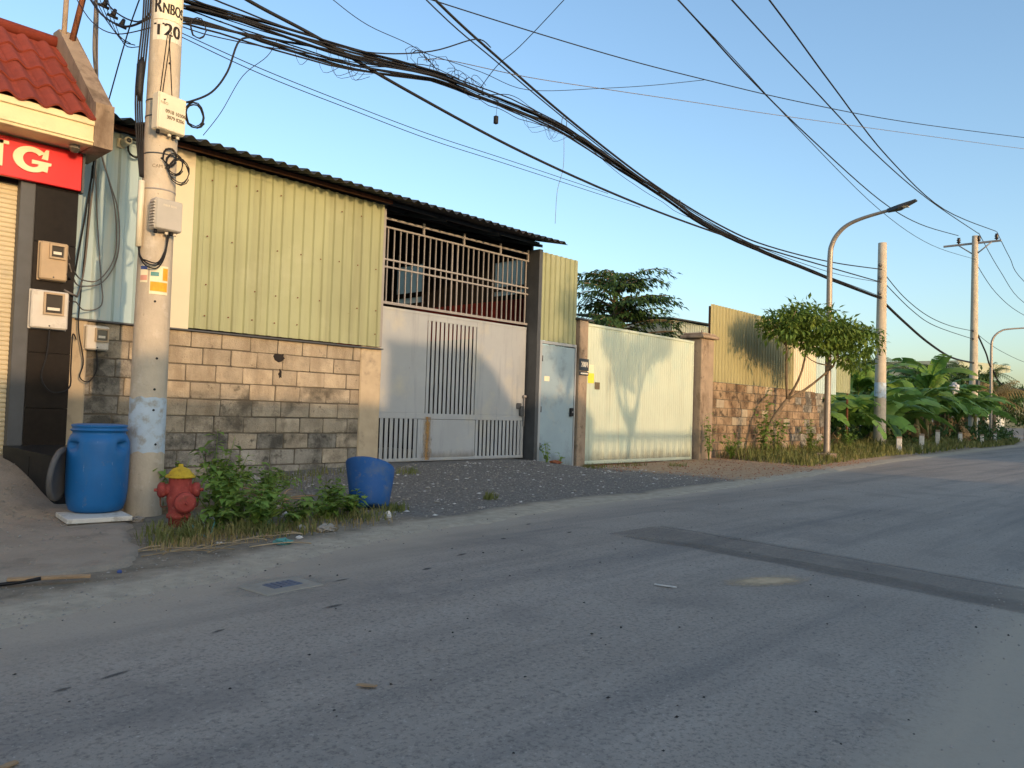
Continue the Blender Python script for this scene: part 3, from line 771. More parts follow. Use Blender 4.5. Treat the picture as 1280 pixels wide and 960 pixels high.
# rust that ran down from the rail: grains thin out towards the rim
def rust_material():
    m = mat('rust_run', (156, 122, 72), 0.9, 0.25, 20, 0.2, 60, [((112, 78, 46), 14, 0.5, 0.65, 0.6)], coord='World'); nt = m.node_tree; N, Lk = nt.nodes, nt.links
    tc = N.new('ShaderNodeTexCoord'); sp = N.new('ShaderNodeSeparateXYZ'); Lk.new(tc.outputs['Generated'], sp.inputs[0])
    a = N.new('ShaderNodeMath'); a.operation = 'SUBTRACT'; a.inputs[1].default_value = 0.5; Lk.new(sp.outputs[0], a.inputs[0])
    b_ = N.new('ShaderNodeMath'); b_.operation = 'ABSOLUTE'; Lk.new(a.outputs[0], b_.inputs[0])
    n = N.new('ShaderNodeTexNoise'); n.inputs['Scale'].default_value = 9; n.inputs['Detail'].default_value = 8; n.inputs['Roughness'].default_value = 0.75
    mp = N.new('ShaderNodeMapping'); mp.inputs['Scale'].default_value = (3, 1, 0.8); Lk.new(tc.outputs['Object'], mp.inputs[0]); Lk.new(mp.outputs[0], n.inputs['Vector'])
    c_ = N.new('ShaderNodeMath'); c_.operation = 'SUBTRACT'; Lk.new(n.outputs['Fac'], c_.inputs[0]); Lk.new(b_.outputs[0], c_.inputs[1])
    mr = N.new('ShaderNodeMapRange'); mr.inputs[1].default_value = 0.10; mr.inputs[2].default_value = 0.50; mr.inputs[4].default_value = 0.85; Lk.new(c_.outputs[0], mr.inputs[0])
    tr = N.new('ShaderNodeBsdfTransparent'); ms = N.new('ShaderNodeMixShader'); Lk.new(mr.outputs[0], ms.inputs[0]); Lk.new(tr.outputs[0], ms.inputs[1]); Lk.new(N['Principled BSDF'].outputs[0], ms.inputs[2]); Lk.new(ms.outputs[0], N['Material Output'].inputs[0])
rust_material()
q = MB(); q.add([(9.04, GY - 0.0385, 0.22), (9.30, GY - 0.0385, 0.22), (9.30, GY - 0.0385, 1.0), (9.04, GY - 0.0385, 1.0)], [(0, 1, 2, 3)]); q.build('rust_streak', 'rust_run', gt)
for x in (8.3, 9.65, 11.0):
    q = MB(); q.lathe([(0.001, -0.02), (0.05, -0.02), (0.05, 0.02), (0.001, 0.02)], 12, (x, GY, 0.17), 'y'); fixn(q.build('roller', 'steel_dark', gt))
q = MB(); q.bbox(11.60, 11.70, GY - 0.10, GY - 0.03, 1.06, 1.26, 0.01); q.bbox(11.52, 11.66, GY - 0.06, GY - 0.03, 1.20, 1.32, 0.01); fixn(q.build('lock', 'steel_dark', gt))
q = MB(); q.tube([(11.72, GY - 0.07, 0.85), (11.72, GY - 0.07, 1.48)], 0.014, 6); q.tube([(11.68, GY - 0.07, 1.46), (11.76, GY - 0.07, 1.46)], 0.03, 8); fixn(q.build('drop_bolt', 'steel_light', gt))
q = MB(); q.box(7.7, 11.9, GY - 0.08, GY + 0.10, -0.1, 0.135); fixn(tag(q.build('gate_sill', 'concrete_old'), 'low concrete sill under the grey slotted gate', 'sill'))

# ------------------------------------------------------------------ side door
dr = thing('steel_door', (0, 0, 0), 'narrow blue-grey steel door between the slotted gate and a concrete post', 'door')
q = MB(); q.add([(11.99, W - 0.03, 0.06), (13.06, W - 0.03, -0.05), (13.06, W + 0.02, -0.05), (11.99, W + 0.02, 0.06), (11.99, W - 0.03, 2.55), (13.06, W - 0.03, 2.55), (13.06, W + 0.02, 2.55), (11.99, W + 0.02, 2.55)], [(0, 3, 2, 1), (4, 5, 6, 7), (0, 1, 5, 4), (1, 2, 6, 5), (2, 3, 7, 6), (3, 0, 4, 7)]); fixn(q.build('door_panel', 'door_blue', dr))
q = MB(); q.bbox(11.905, 11.975, W - 0.05, W + 0.05, 0.02, 2.63, 0.005); q.bbox(11.975, 13.10, W - 0.05, W + 0.05, 2.57, 2.63, 0.005); q.bbox(13.07, 13.11, W - 0.045, W + 0.045, -0.1, 2.57, 0.005); fixn(q.build('door_frame', 'gate_grey', dr))
for z in (2.2, 1.15, 0.4):
    q = MB(); q.tube([(11.985, W - 0.045, z), (11.985, W - 0.045, z + 0.12)], 0.014, 8); fixn(q.build('hinge', 'steel_dark', dr))
lk = MB(); lk.bbox(12.92, 13.02, W - 0.09, W - 0.032, 1.08, 1.26, 0.01); lk = fixn(lk.build('lock_box', 'black_rubber', dr))
q = MB(); q.lathe([(0.001, -0.01), (0.02, -0.008), (0.02, 0.0)], 10, (12.97, W - 0.09, 1.17), 'y'); fixn(q.build('keyhole', 'steel_light', lk))
q = MB(); q.box(12.08, 12.24, W - 0.034, W - 0.031, 1.80, 1.90); fixn(q.build('sticker', 'poster_cream', dr))
# post with the number plate
ps = thing('gate_post', (0, 0, 0), 'rough concrete post with number plate between door and pale gate', 'post')
q = MB(); q.bbox(13.13, 13.42, W - 0.12, W + 0.14, -0.2, 3.18, 0.02); fixn(q.build('shaft', 'concrete_old', ps))
q = MB(); q.bbox(13.05, 13.55, W - 0.16, W + 0.3, 3.18, 3.22, 0.01); fixn(q.build('cap', 'steel_dark', ps))
npz = thing('number_plate', (0, 0, 0), 'small dark house number plate with white digits on the concrete post', 'number plate')
q = MB(); q.bbox(13.12, 13.43, W - 0.14, W - 0.122, 2.08, 2.34, 0.004); fixn(q.build('plate', 'plate_dark', npz))
q = MB(); q.bbox(13.12, 13.43, W - 0.14, W - 0.122, 1.98, 2.06, 0.004); fixn(q.build('lower_plate', 'plate_dark', npz))
q = MB(); q.box(13.15, 13.40, W - 0.144, W - 0.1405, 2.005, 2.035); fixn(q.build('street_strip', 'plate_white', npz))
flat_text('digits', '200/4', 0.17, 13.275, W - 0.1425, 2.21, 'plate_white', npz, sx=0.62, bold=0.006)

# ------------------------------------------------------------------ pale gate
pg = thing('pale_gate', (0, 0, 0), 'wide pale green sheet steel gate between two concrete posts', 'gate')
n = 4; w = (18.04 - 13.50) / n
for i in range(n):
    mb = MB(); x0 = 13.50 + i * w; k = 12
    # flat sheet with fine pressed ribs
    mb = sheet_mesh(w - 0.006, 2.98, 'gate_pale', 0.095, 0.007); mb.build('panel', 'gate_pale', pg, (x0 + 0.003, W - 0.01, 0.11))
for (z0, z1) in ((0.03, 0.11), (3.09, 3.15)):
    q = MB(); q.bbox(13.47, 18.08, W - 0.035, W + 0.03, z0, z1, 0.006); fixn(q.build('rail', 'gate_pale', pg))
for x in (13.47, 18.03):
    q = MB(); q.bbox(x, x + 0.05, W - 0.03, W + 0.03, 0.11, 3.09, 0.006); fixn(q.build('stile', 'gate_pale', pg))
for (x0, x1, z0, z1, m) in ((13.56, 13.78, 1.83, 2.05, 'yellow_paper'), (13.52, 13.76, 2.05, 2.24, 'poster_cream'), (13.82, 14.0, 1.70, 1.86, 'ink_faint')):
    q = MB(); q.box(x0, x1, W - 0.024, W - 0.0215, z0, z1); fixn(q.build('sticker', m, pg))
for x in (14.3, 17.2):
    q = MB(); q.lathe([(0.001, -0.02), (0.045, -0.02), (0.045, 0.02), (0.001, 0.02)], 12, (x, W, 0.03), 'y'); fixn(q.build('roller', 'steel_rust', pg))
q = MB(); q.bbox(13.3, 18.3, W - 0.05, W + 0.05, -0.1, 0.018, 0.005); tag(fixn(q.build('gate_track', 'steel_rust')), 'rusty steel track along the foot of the pale gate', 'track')
p2_ = thing('gate_post', (0, 0, 0), 'stained square concrete post with a wide cap beside the block wall', 'post')
q = MB(); q.bbox(18.16, 18.80, W - 0.22, W + 0.30, -0.2, 3.24, 0.025); fixn(q.build('shaft', 'concrete_old', p2_))
q = MB(); q.bbox(18.06, 18.90, W - 0.32, W + 0.40, 3.24, 3.33, 0.02); q.bbox(18.12, 18.84, W - 0.26, W + 0.34, 3.33, 3.39, 0.02); fixn(q.build('cap', 'concrete_old', p2_))
q = MB(); q.tube([(18.5, W, 3.38), (18.51, W, 3.5)], 0.012, 6); fixn(q.build('rebar', 'steel_rust', p2_))

# splashed mud and rust along the feet of the steel panels
def grime_material():
    m = mat('grime', (120, 102, 78), 0.95, 0.2, 9, 0, 60, [((96, 72, 50), 6, 0.5, 0.65, 0.6)], coord='World'); nt = m.node_tree; N, Lk = nt.nodes, nt.links
    tc = N.new('ShaderNodeTexCoord'); sp = N.new('ShaderNodeSeparateXYZ'); Lk.new(tc.outputs['Generated'], sp.inputs[0])
    n = N.new('ShaderNodeTexNoise'); n.inputs['Scale'].default_value = 3.5; n.inputs['Detail'].default_value = 9; n.inputs['Roughness'].default_value = 0.75
    mp = N.new('ShaderNodeMapping'); mp.inputs['Scale'].default_value = (2.2, 1, 0.7); Lk.new(tc.outputs['Object'], mp.inputs[0]); Lk.new(mp.outputs[0], n.inputs['Vector'])
    c_ = N.new('ShaderNodeMath'); c_.operation = 'SUBTRACT'; Lk.new(n.outputs['Fac'], c_.inputs[0]); Lk.new(sp.outputs[2], c_.inputs[1])
    mr = N.new('ShaderNodeMapRange'); mr.inputs[1].default_value = 0.08; mr.inputs[2].default_value = 0.65; mr.inputs[4].default_value = 0.5; Lk.new(c_.outputs[0], mr.inputs[0])
    tr = N.new('ShaderNodeBsdfTransparent'); ms = N.new('ShaderNodeMixShader'); Lk.new(mr.outputs[0], ms.inputs[0]); Lk.new(tr.outputs[0], ms.inputs[1]); Lk.new(N['Principled BSDF'].outputs[0], ms.inputs[2]); Lk.new(ms.outputs[0], N['Material Output'].inputs[0])
grime_material()
def grime(x0, x1, z0, z1, y, par):
    q_ = MB(); q_.add([(x0, y, z0), (x1, y, z0), (x1, y, z1), (x0, y, z1)], [(0, 1, 2, 3)]); q_.build('grime', 'grime', par)
grime(13.52, 18.02, 0.11, 0.65, W - 0.022, pg); grime(13.5, 18.05, 0.03, 0.10, W - 0.0375, pg)
grime(12.0, 13.05, 0.0, 0.7, W - 0.033, dr); grime(9.04, 10.36, 0.26, 0.6, GY - 0.033, gt); grime(GX0 + .01, GX1 - .01, 0.205, 0.25, GY - 0.0385, gt)

# ------------------------------------------------------------------ far block wall with sheets on top
fwall = thing('yard_wall', (0, 0, 0), 'weathered brown block wall topped with tall olive steel sheets', 'wall')
q = MB(); q.box(18.8, 27.25, W + 0.012, W + 0.18, -0.15, 2.14); core2 = fixn(q.build('wall', 'mortar', fwall))
lay_blocks(core2, 18.82, 27.25, 0.0, 9, 0.2377, W, lambda c, x, rr: 'block_brown' if rr.random() < 0.93 - 0.4 * (x > 24.5) else ('block' if x < 24 else 'block_mould'), 21, blen=(0.36, 0.5))
sheets(fwall, 18.92, 24.3, 2.14, 4.25, 5, 'sheet_olive', y=W - 0.03)
sheets(fwall, 24.34, 26.1, 2.12, 4.15, 2, 'sheet_cream', y=W - 0.025)
sheets(fwall, 26.1, 27.9, 2.10, 3.9, 2, 'sheet_blue', y=W - 0.025)
sheets(fwall, 27.9, 29.3, 2.2, 3.5, 1, 'sheet_green', y=W - 0.02)
for x in (18.98, 24.32, 27.88, 29.25):
    q = MB(); q.bbox(x - 0.03, x + 0.03, W + 0.0, W + 0.06, 2.0 if x < 28 else 0.0, 3.45 if x > 27 else 4.2, 0.005); fixn(q.build('upright', 'steel_rust', fwall))
# grey sheet hut behind the pale gate
hut = thing('sheet_hut', (0, 0, 0), 'grey-green ribbed sheet hut showing behind the pale gate', 'hut')
sheets(hut, 25.9, 29.6, 0.1, 4.9, 3, 'sheet_weathered', y=16.0)
q = MB(); q.box(25.9, 29.6, 16.05, 21, 0.1, 4.86); fixn(q.build('wall', 'sheet_weathered', hut))
q = MB(); q.add([(25.7, 15.8, 4.9), (29.8, 15.8, 4.98), (29.8, 21.2, 5.5), (25.7, 21.2, 5.42), (25.7, 15.8, 4.95), (29.8, 15.8, 5.03), (29.8, 21.2, 5.55), (25.7, 21.2, 5.47)], [(0, 3, 2, 1), (4, 5, 6, 7), (0, 1, 5, 4), (1, 2, 6, 5), (2, 3, 7, 6), (3, 0, 4, 7)]); fixn(q.build('roof', 'sheet_roof', hut))
# far white building
fb = thing('industrial_building', (0, 0, 0), 'long low pale industrial building behind the banana plants', 'building')
q = MB(); q.box(75, 76, 18, 40, -0.2, 5.4); fixn(q.build('wall', 'white_sheet_wall', fb))
q = MB(); q.box(76, 95, 18, 40, -0.2, 5.4); fixn(q.build('side_wall', 'white_sheet_wall', fb))
q = MB(); q.add([(74.4, 17.5, 5.4), (74.4, 40.5, 5.4), (95, 40.5, 6.9), (95, 17.5, 6.9), (74.4, 17.5, 6.75), (74.4, 40.5, 6.75), (95, 40.5, 7.6), (95, 17.5, 7.6)], [(0, 1, 2, 3), (7, 6, 5, 4), (0, 4, 5, 1), (1, 5, 6, 2), (2, 6, 7, 3), (3, 7, 4, 0)]); fixn(q.build('roof', 'roof_sage', fb))
for y in (20.5, 24, 27.5, 31, 34.5):
    q = MB(); q.box(74.96, 75.02, y, y + 1.6, 3.2, 4.3); fixn(q.build('window', 'house_glass', fb))

# ------------------------------------------------------------------ left shop
sh = thing('shop_building', (0, 0, 0), 'shop front with red tiled awning, dark granite pillar and roller shutter', 'shop')
q = MB(); q.box(-6, 2.86, 9.75, 15, -0.1, 4.09); fixn(q.build('wall', 'wall_plain', sh))
q = MB(); q.box(-6, 2.84, 10.52, 15, 4.09, 5.35); fixn(q.build('upper_wall', 'wall_plain', sh))
pil = MB(); pil.box(2.31, 2.86, 9.46, 9.75, 0.3, 3.88); pil = fixn(pil.build('pillar', 'steel_dark', sh))
z = 0.42
for i, h in enumerate((0.60, 0.60, 0.60, 0.60, 0.60, 0.42)):
    q = MB(); q.bbox(2.445, 2.86, 9.44, 9.46, z + 0.002, z + h - 0.002, 0.003); fixn(q.build('tile', 'granite_dark', pil))
    z += h
# side cladding facing the shutter and shutter track
q = MB(); q.bbox(2.30, 2.44, 9.45, 9.56, 0.40, 3.5, 0.004); fixn(q.build('shutter_track', 'steel_dark', sh))
mb = MB(); n = 60; vv = []; ff = []
for i in range(n * 4 + 1):
    zz = 0.40 + i * (3.05 / (n * 4)); ph = i % 4
    yy = 9.62 - (0.0, 0.012, 0.014, 0.010)[ph]
    vv += [(-1.2, yy, zz), (2.32, yy, zz)]
for i in range(n * 4): ff.append((2 * i, 2 * i + 1, 2 * i + 3, 2 * i + 2))
mb.add(vv, ff); mb.build('roller_shutter', 'shutter_cream', sh)
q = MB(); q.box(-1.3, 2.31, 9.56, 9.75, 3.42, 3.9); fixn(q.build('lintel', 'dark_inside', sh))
# awning
AF = 9.03
aw = MB(); aw.box(-6, 2.93, AF, 9.75, 3.88, 3.93); fixn(aw.build('soffit', 'fascia_cream', sh))
aw = MB(); aw.bbox(-6, 2.93, AF - 0.03, AF + 0.06, 3.87, 4.13, 0.006); aw.bbox(-6, 2.95, AF - 0.05, AF + 0.02, 3.90, 3.92, 0.004); aw.bbox(-6, 2.95, AF - 0.055, AF, 4.08, 4.15, 0.006); fixn(aw.build('fascia', 'fascia_cream', sh))
g_ = MB(); g_.prism_x([(AF - 0.06, 3.86), (9.75, 3.86), (10.62, 5.42), (10.62, 5.62), (10.40, 5.60), (AF + 0.0, 4.36), (AF - 0.06, 4.34)], 2.84, 3.03); fixn(g_.build('gable_parapet', 'concrete_old', sh))
deck = MB(); deck.prism_x([(AF, 4.10), (9.75, 4.10), (10.5, 5.3), (10.5, 5.42), (AF, 4.17)], -6, 2.84)
roof = fixn(deck.build('roof', 'tile_red', sh))
# roof tiles, one by one
def tile_mesh():
    w_, l_ = 0.235, 0.50; nseg = 10; v = []; f = []
    for (y, zo) in ((0, 0.0), (l_, 0.0)):
        for th in (0.0, -0.022):
            for i in range(nseg + 1):
                t = i / nseg
                zz = 0.032 * math.sin(2 * math.pi * t - 0.6) + (0.028 if y == 0 else 0.0)
                v.append((t * w_, y, zz + th))
    n = nseg + 1
    for i in range(nseg):
        f.append((i, i + 1, 2 * n + i + 1, 2 * n + i)); f.append((i + 1, i, n + i, n + i + 1)); f.append((2 * n + i, 2 * n + i + 1, 3 * n + i + 1, 3 * n + i))
    mb = MB(); mb.add(v, f, False); return mb.mesh('tile', 'tile_red')
tm = tile_mesh(); slope = math.atan2(5.42 - 4.17, 10.5 - AF)
for row in range(4):
    for c_ in range(9):
        s_ = -0.10 + row * 0.46
        x = 2.84 - (c_ + 1) * 0.225 - 0.005
        inst('tile', tm, roof, (x, AF + s_ * math.cos(slope), 4.21 + s_ * math.sin(slope) + random.uniform(-0.004, 0.004)), (slope, random.uniform(-0.015, 0.015), random.uniform(-0.01, 0.01)))
q = MB(); q.tube([(-6, 10.50, 5.46), (2.84, 10.50, 5.46)], 0.075, 10); fixn(q.build('ridge_cap', 'tile_red', roof))
# sign
sg = thing('shop_sign', (0, 0, 0), 'red sign board with cream letters NG under the tiled awning', 'sign')
q = MB(); q.bbox(-1.0, 2.86, 9.37, 9.43, 3.44, 3.86, 0.006); fixn(q.build('board', 'sign_red', sg))
q = MB(); q.box(2.862, 2.885, 9.36, 9.45, 3.42, 3.86); fixn(q.build('edge_trim', 'steel_dark', sg))
def letter_G(cx, cz, w_, h_):
    out, inn = [], []
    N_ = 26
    for i in range(N_ + 1):
        a = R(42 + (318 - 42 + 6) * i / N_)
        out.append((cx + 0.5 * w_ * math.cos(a), cz + 0.5 * h_ * math.sin(a)))
        inn.append((cx + 0.02 * w_ + 0.25 * w_ * math.cos(a), cz + 0.30 * h_ * math.sin(a)))
    mb = MB()
    v = [(x, 9.352, z_) for x, z_ in out] + [(x, 9.352, z_) for x, z_ in inn] + [(x, 9.369, z_) for x, z_ in out] + [(x, 9.369, z_) for x, z_ in inn]
    n = N_ + 1; f = []
    for i in range(N_):
        f += [(i, n + i, n + i + 1, i + 1), (i, i + 1, 2 * n + i + 1, 2 * n + i), (n + i + 1, n + i, 3 * n + i, 3 * n + i + 1)]
    f += [(0, 2 * n, 3 * n, n), (n - 1, 2 * n - 1, 4 * n - 1, 3 * n - 1)]
    mb.add(v, f)
    X = lambda t: cx + t * w_
    Z_ = lambda t: cz + t * h_
    for poly in ([(X(0.28), Z_(0.10)), (X(0.46), Z_(0.10)), (X(0.48), Z_(0.50)), (X(0.40), Z_(0.50)), (X(0.33), Z_(0.34))],   # upper serif
                 [(X(0.02), Z_(-0.16)), (X(0.02), Z_(0.0)), (X(0.56), Z_(0.0)), (X(0.56), Z_(-0.10)), (X(0.48), Z_(-0.14)), (X(0.46), Z_(-0.40)), (X(0.20), Z_(-0.36)), (X(0.20), Z_(-0.14))]):
        mb.prism(poly, 9.3515, 9.369)
    return fixn(mb.build('letter', 'letter_cream', sg))
letter_G(2.36, 3.665, 0.34, 0.27)
def letter_N(cx, cz, w_, h_):
    mb = MB(); x0, x1, z0, z1 = cx - w_ / 2, cx + w_ / 2, cz - h_ / 2, cz + h_ / 2
    for poly in ([(x0 + .05, z0), (x0 + .12, z0), (x0 + .12, z1), (x0 + .05, z1)], [(x1 - .12, z0), (x1 - .05, z0), (x1 - .05, z1), (x1 - .12, z1)], [(x0, z0), (x0 + .17, z0), (x0 + .17, z0 + .035), (x0, z0 + .035)], [(x0, z1 - .035), (x0 + .14, z1 - .035), (x0 + .14, z1), (x0, z1)], [(x1 - .17, z1 - .035), (x1, z1 - .035), (x1, z1), (x1 - .17, z1)]):
        mb.prism(poly, 9.352, 9.369)
    mb.prism([(x0 + .05, z1), (x0 + .14, z1), (x1 - .05, z0), (x1 - .14, z0)], 9.3505, 9.3685)
    return fixn(mb.build('letter', 'letter_cream', sg))
letter_N(1.98, 3.665, 0.34, 0.27)
# black tiled kerb block beside the ramp
kb = thing('tiled_block', (0, 0, 0), 'low black granite-clad block beside the shop ramp, behind the blue barrel', 'block')
def skew(x0a, x1a, ya, x0b, x1b, yb, z0, z1a, z1b):
    mb = MB(); mb.add([(x0a, ya, z0), (x1a, ya, z0), (x1b, yb, z0), (x0b, yb, z0), (x0a, ya, z1a), (x1a, ya, z1a), (x1b, yb, z1b), (x0b, yb, z1b)], [(0, 3, 2, 1), (4, 5, 6, 7), (0, 1, 5, 4), (1, 2, 6, 5), (2, 3, 7, 6), (3, 0, 4, 7)]); return mb
fixn(skew(2.54, 2.84, 8.58, 2.28, 2.86, 9.45, -0.1, 0.53, 0.60).build('base', 'granite_black', kb))
fixn(skew(2.52, 2.86, 8.56, 2.265, 2.87, 9.44, 0.53, 0.55, 0.62).build('top_slab', 'granite_black', kb))
for i in range(2):
    t0, t1 = i / 2 + 0.005, (i + 1) / 2 - 0.005
    xa, xb = 2.54 - 0.26 * t0, 2.54 - 0.26 * t1; ya, yb = 8.58 + 0.87 * t0, 8.58 + 0.87 * t1
    q = MB(); q.add([(xa, ya, -0.05), (xb, yb, -0.05), (xb, yb, 0.52 + 0.07 * t1), (xa, ya, 0.52 + 0.07 * t0), (xa - 0.01, ya - 0.003, -0.05), (xb - 0.01, yb - 0.003, -0.05), (xb - 0.01, yb - 0.003, 0.52 + 0.07 * t1), (xa - 0.01, ya - 0.003, 0.52 + 0.07 * t0)], [(0, 1, 2, 3), (7, 6, 5, 4), (0, 4, 5, 1), (1, 5, 6, 2), (2, 6, 7, 3), (3, 7, 4, 0)]); fixn(q.build('tile', 'granite_black', kb))
# concrete ramp
def ramp_z(x, y):
    yb = interp(x, [(-5, 6.4), (0, 6.6), (1.5, 7.0), (2.2, 7.9), (2.55, 8.5)])
    return 0.42 * sstep((y - yb) / (9.6 - yb)) if y > yb else 0.0
def build_ramp():
    v = []; f = []; nx, ny = 90, 64
    for i in range(nx + 1):
        x = -5 + 7.9 * (i / nx) ** 0.7
        for j in range(ny + 1):
            y = 5.3 + 4.4 * j / ny
            front = 5.42 + 0.12 * nz(x, 1, 0, 1.5) + 0.06 * nz(x, 1, 0, 6)
            right = interp(y, [(5.4, 2.12), (6.0, 2.42), (6.8, 2.60), (7.1, 2.78), (9.7, 2.85)]) + 0.05 * nz(y, 5, 0, 4)
            inside = min((y - front) / 0.10, (right - x) / 0.06)
            z = gz(x, y) + ramp_z(x, y) + 0.026 + 0.008 * nz(x, y, 6, 3)
            if inside < 1: z = z * sstep(inside) + (-0.10) * (1 - sstep(inside))
            v.append((x, y, z))
    for i in range(nx):
        for j in range(ny):
            a = i * (ny + 1) + j; f.append((a, a + ny + 1, a + ny + 2, a + 1))
    mb = MB(); mb.add(v, f, True); o = mb.build('ramp', 'concrete_slab'); tag(o, 'worn concrete ramp rising to the shop shutter', kind='structure')
build_ramp()

# ------------------------------------------------------------------ small fittings on the left
def tubes(name, pts, rad, m, label=None, cat=None, parent=None, k=5, group=None, sides=6):
    mb = MB(); mb.tube(catmull(pts, k), rad, sides)
    o = mb.build(name, m, parent)
    if parent is None: tag(o, label, cat, group)
    return o
def meter(x0, x1, z0, z1, y, m, label, win):
    t = thing('electric_meter', ((x0 + x1) / 2, y, z0), label, 'meter', 'electricity meters by the shop')
    cx = (x0 + x1) / 2; w_ = x1 - x0; h_ = z1 - z0
    q = MB(); q.bbox(-w_ / 2, w_ / 2, -0.10, 0, 0, h_, 0.015); fixn(q.build('case', m, t))
    q = MB(); q.bbox(-w_ / 2 - 0.006, w_ / 2 + 0.006, -0.03, -0.008, -0.008, h_ + 0.008, 0.006); fixn(q.build('back_plate', m, t))
    a0, a1, b0, b1 = [v_ for v_ in win]
    fr = MB()
    for (p, q_, r_, s_) in ((a0 - .02, a0, b0 - .02, b1 + .02), (a1, a1 + .02, b0 - .02, b1 + .02), (a0, a1, b0 - .02, b0), (a0, a1, b1, b1 + .02)):
        fr.box(-w_ / 2 + p * 1.0, -w_ / 2 + q_, -0.125, -0.10, r_, s_)
    fr = fixn(fr.build('window_frame', 'meter_tan', t))
    q = MB(); q.box(-w_ / 2 + a0, -w_ / 2 + a1, -0.108, -0.101, b0, b1); fixn(q.build('window', 'glass_dark', fr))
    q = MB(); q.box(-w_ / 2 + a0 + 0.02, -w_ / 2 + a1 - 0.02, -0.1095, -0.1085, b0 + 0.03, b0 + 0.06); fixn(q.build('dial', 'plate_white', fr))
    q = MB(); q.lathe([(0.001, -0.006), (0.009, -0.004), (0.009, 0)], 8, (0, -0.1, 0.03), 'y'); fixn(q.build('seal_screw', 'steel_dark', t))
    return t
meter(2.49, 2.76, 2.41, 2.82, 9.44, 'meter_tan', 'upper tan electric meter box on the dark granite pillar', (0.10, 0.22, 0.25, 0.37))
meter(2.43, 2.79, 1.88, 2.29, 9.44, 'meter_white', 'larger white electric meter box lower on the granite pillar', (0.13, 0.29, 0.17, 0.37))
meter(3.31, 3.58, 1.75, 2.05, W - 0.02, 'meter_white', 'small weathered meter box on the mouldy block wall', (0.12, 0.24, 0.12, 0.25))
# cctv dome and horn unit
cc = thing('security_camera', (2.72, 9.2, 3.88), 'white dome security camera under the tiled awning', 'camera')
q = MB(); q.lathe([(0.001, 0.0), (0.055, 0.0), (0.06, -0.03), (0.05, -0.035)], 14, (0, 0, 0)); fixn(q.build('base', 'box_grey', cc))
q = MB(); q.lathe([(0.05, -0.03), (0.046, -0.055), (0.03, -0.078), (0.001, -0.085)], 14, (0, 0, 0)); fixn(q.build('dome', 'glass_dark', cc))
cc = thing('security_camera', (3.62, W - 0.06, 4.42), 'white bullet camera on the sheet wall left of the concrete pole', 'camera')
q = MB(); q.bbox(-0.05, 0.05, -0.03, 0.0, -0.06, 0.06, 0.008); fixn(q.build('mount', 'box_cream', cc))
q = MB(); q.lathe([(0.001, -0.22), (0.045, -0.22), (0.05, -0.2), (0.05, -0.05), (0.02, -0.03)], 12, (0.02, 0, 0), 'y'); fixn(q.build('housing', 'box_cream', cc))
q = MB(); q.lathe([(0.001, -0.226), (0.03, -0.226), (0.03, -0.222)], 12, (0.02, 0, 0), 'y'); fixn(q.build('lens', 'glass_dark', cc))
def coil(name, c, rad, n, m, label, ax='y', thick=0.006, seed=1, parent=None):
    rr = random.Random(seed); pts = []
    for i in range(n * 14):
        a = 2 * math.pi * i / 14; k = rad * (1 + 0.10 * math.sin(i * 0.37) + rr.uniform(-0.03, 0.03))
        off = rr.uniform(-0.012, 0.012)
        pts.append((c[0] + k * 0.8 * math.cos(a), c[1] + off, c[2] + k * math.sin(a)))
    mb = MB(); mb.tube(pts, thick, 5); o = mb.build(name, m, parent)
    if parent is None: tag(o, label, 'cable')
    return o
coil('cable_coil', (3.77, W - 0.14, 4.38), 0.11, 4, 'wire_black', 'coiled black cable beside the bullet camera on the sheet wall')
# service cables dropping to the meters
drops = [
 [(3.17, 10.2, 6.02), (3.21, 10.2, 5.14), (3.25, 10.22, 4.2), (3.20, 10.25, 3.48), (3.12, 10.2, 2.9), (2.95, 9.75, 2.55), (2.80, 9.40, 2.46), (2.74, 9.36, 2.52)],
 [(3.19, 10.18, 5.9), (3.23, 10.22, 5.0), (3.28, 10.25, 4.2), (3.26, 10.3, 3.5), (3.22, 10.28, 2.75), (3.05, 9.9, 2.36), (2.86, 9.4, 2.28), (2.74, 9.36, 2.32)],
 [(3.21, 10.2, 5.5), (3.30, 10.28, 4.4), (3.44, 10.36, 4.0), (3.57, 10.38, 3.55), (3.60, 10.38, 2.98), (3.42, 10.34, 2.63), (3.15, 10.1, 2.56), (2.9, 9.6, 2.58), (2.76, 9.38, 2.75)],
 [(3.22, 10.2, 5.3), (3.33, 10.3, 4.3), (3.48, 10.37, 3.9), (3.62, 10.39, 3.5), (3.63, 10.39, 2.95), (3.46, 10.36, 2.6), (3.2, 10.2, 2.5), (2.92, 9.6, 2.45), (2.78, 9.38, 2.62)],
 [(3.28, 10.3, 4.2), (3.36, 10.36, 3.4), (3.44, 10.38, 2.7), (3.47, 10.38, 2.32), (3.25, 10.3, 2.22), (3.0, 9.8, 2.25), (2.80, 9.4, 2.2)],
 [(3.24, 10.25, 4.0), (3.22, 10.27, 3.2), (3.20, 10.3, 2.4), (3.2, 10.32, 2.0), (3.28, 10.34, 1.6), (3.25, 10.34, 1.4), (3.36, 10.36, 1.35), (3.45, 10.38, 1.5), (3.45, 10.42, 1.76)],
 [(2.62, 9.36, 1.9), (2.60, 9.34, 1.6), (2.56, 9.34, 1.35), (2.66, 9.33, 1.2), (2.84, 9.36, 1.25), (2.98, 9.8, 1.5), (3.12, 10.25, 1.9), (3.2, 10.38, 1.86)],
]
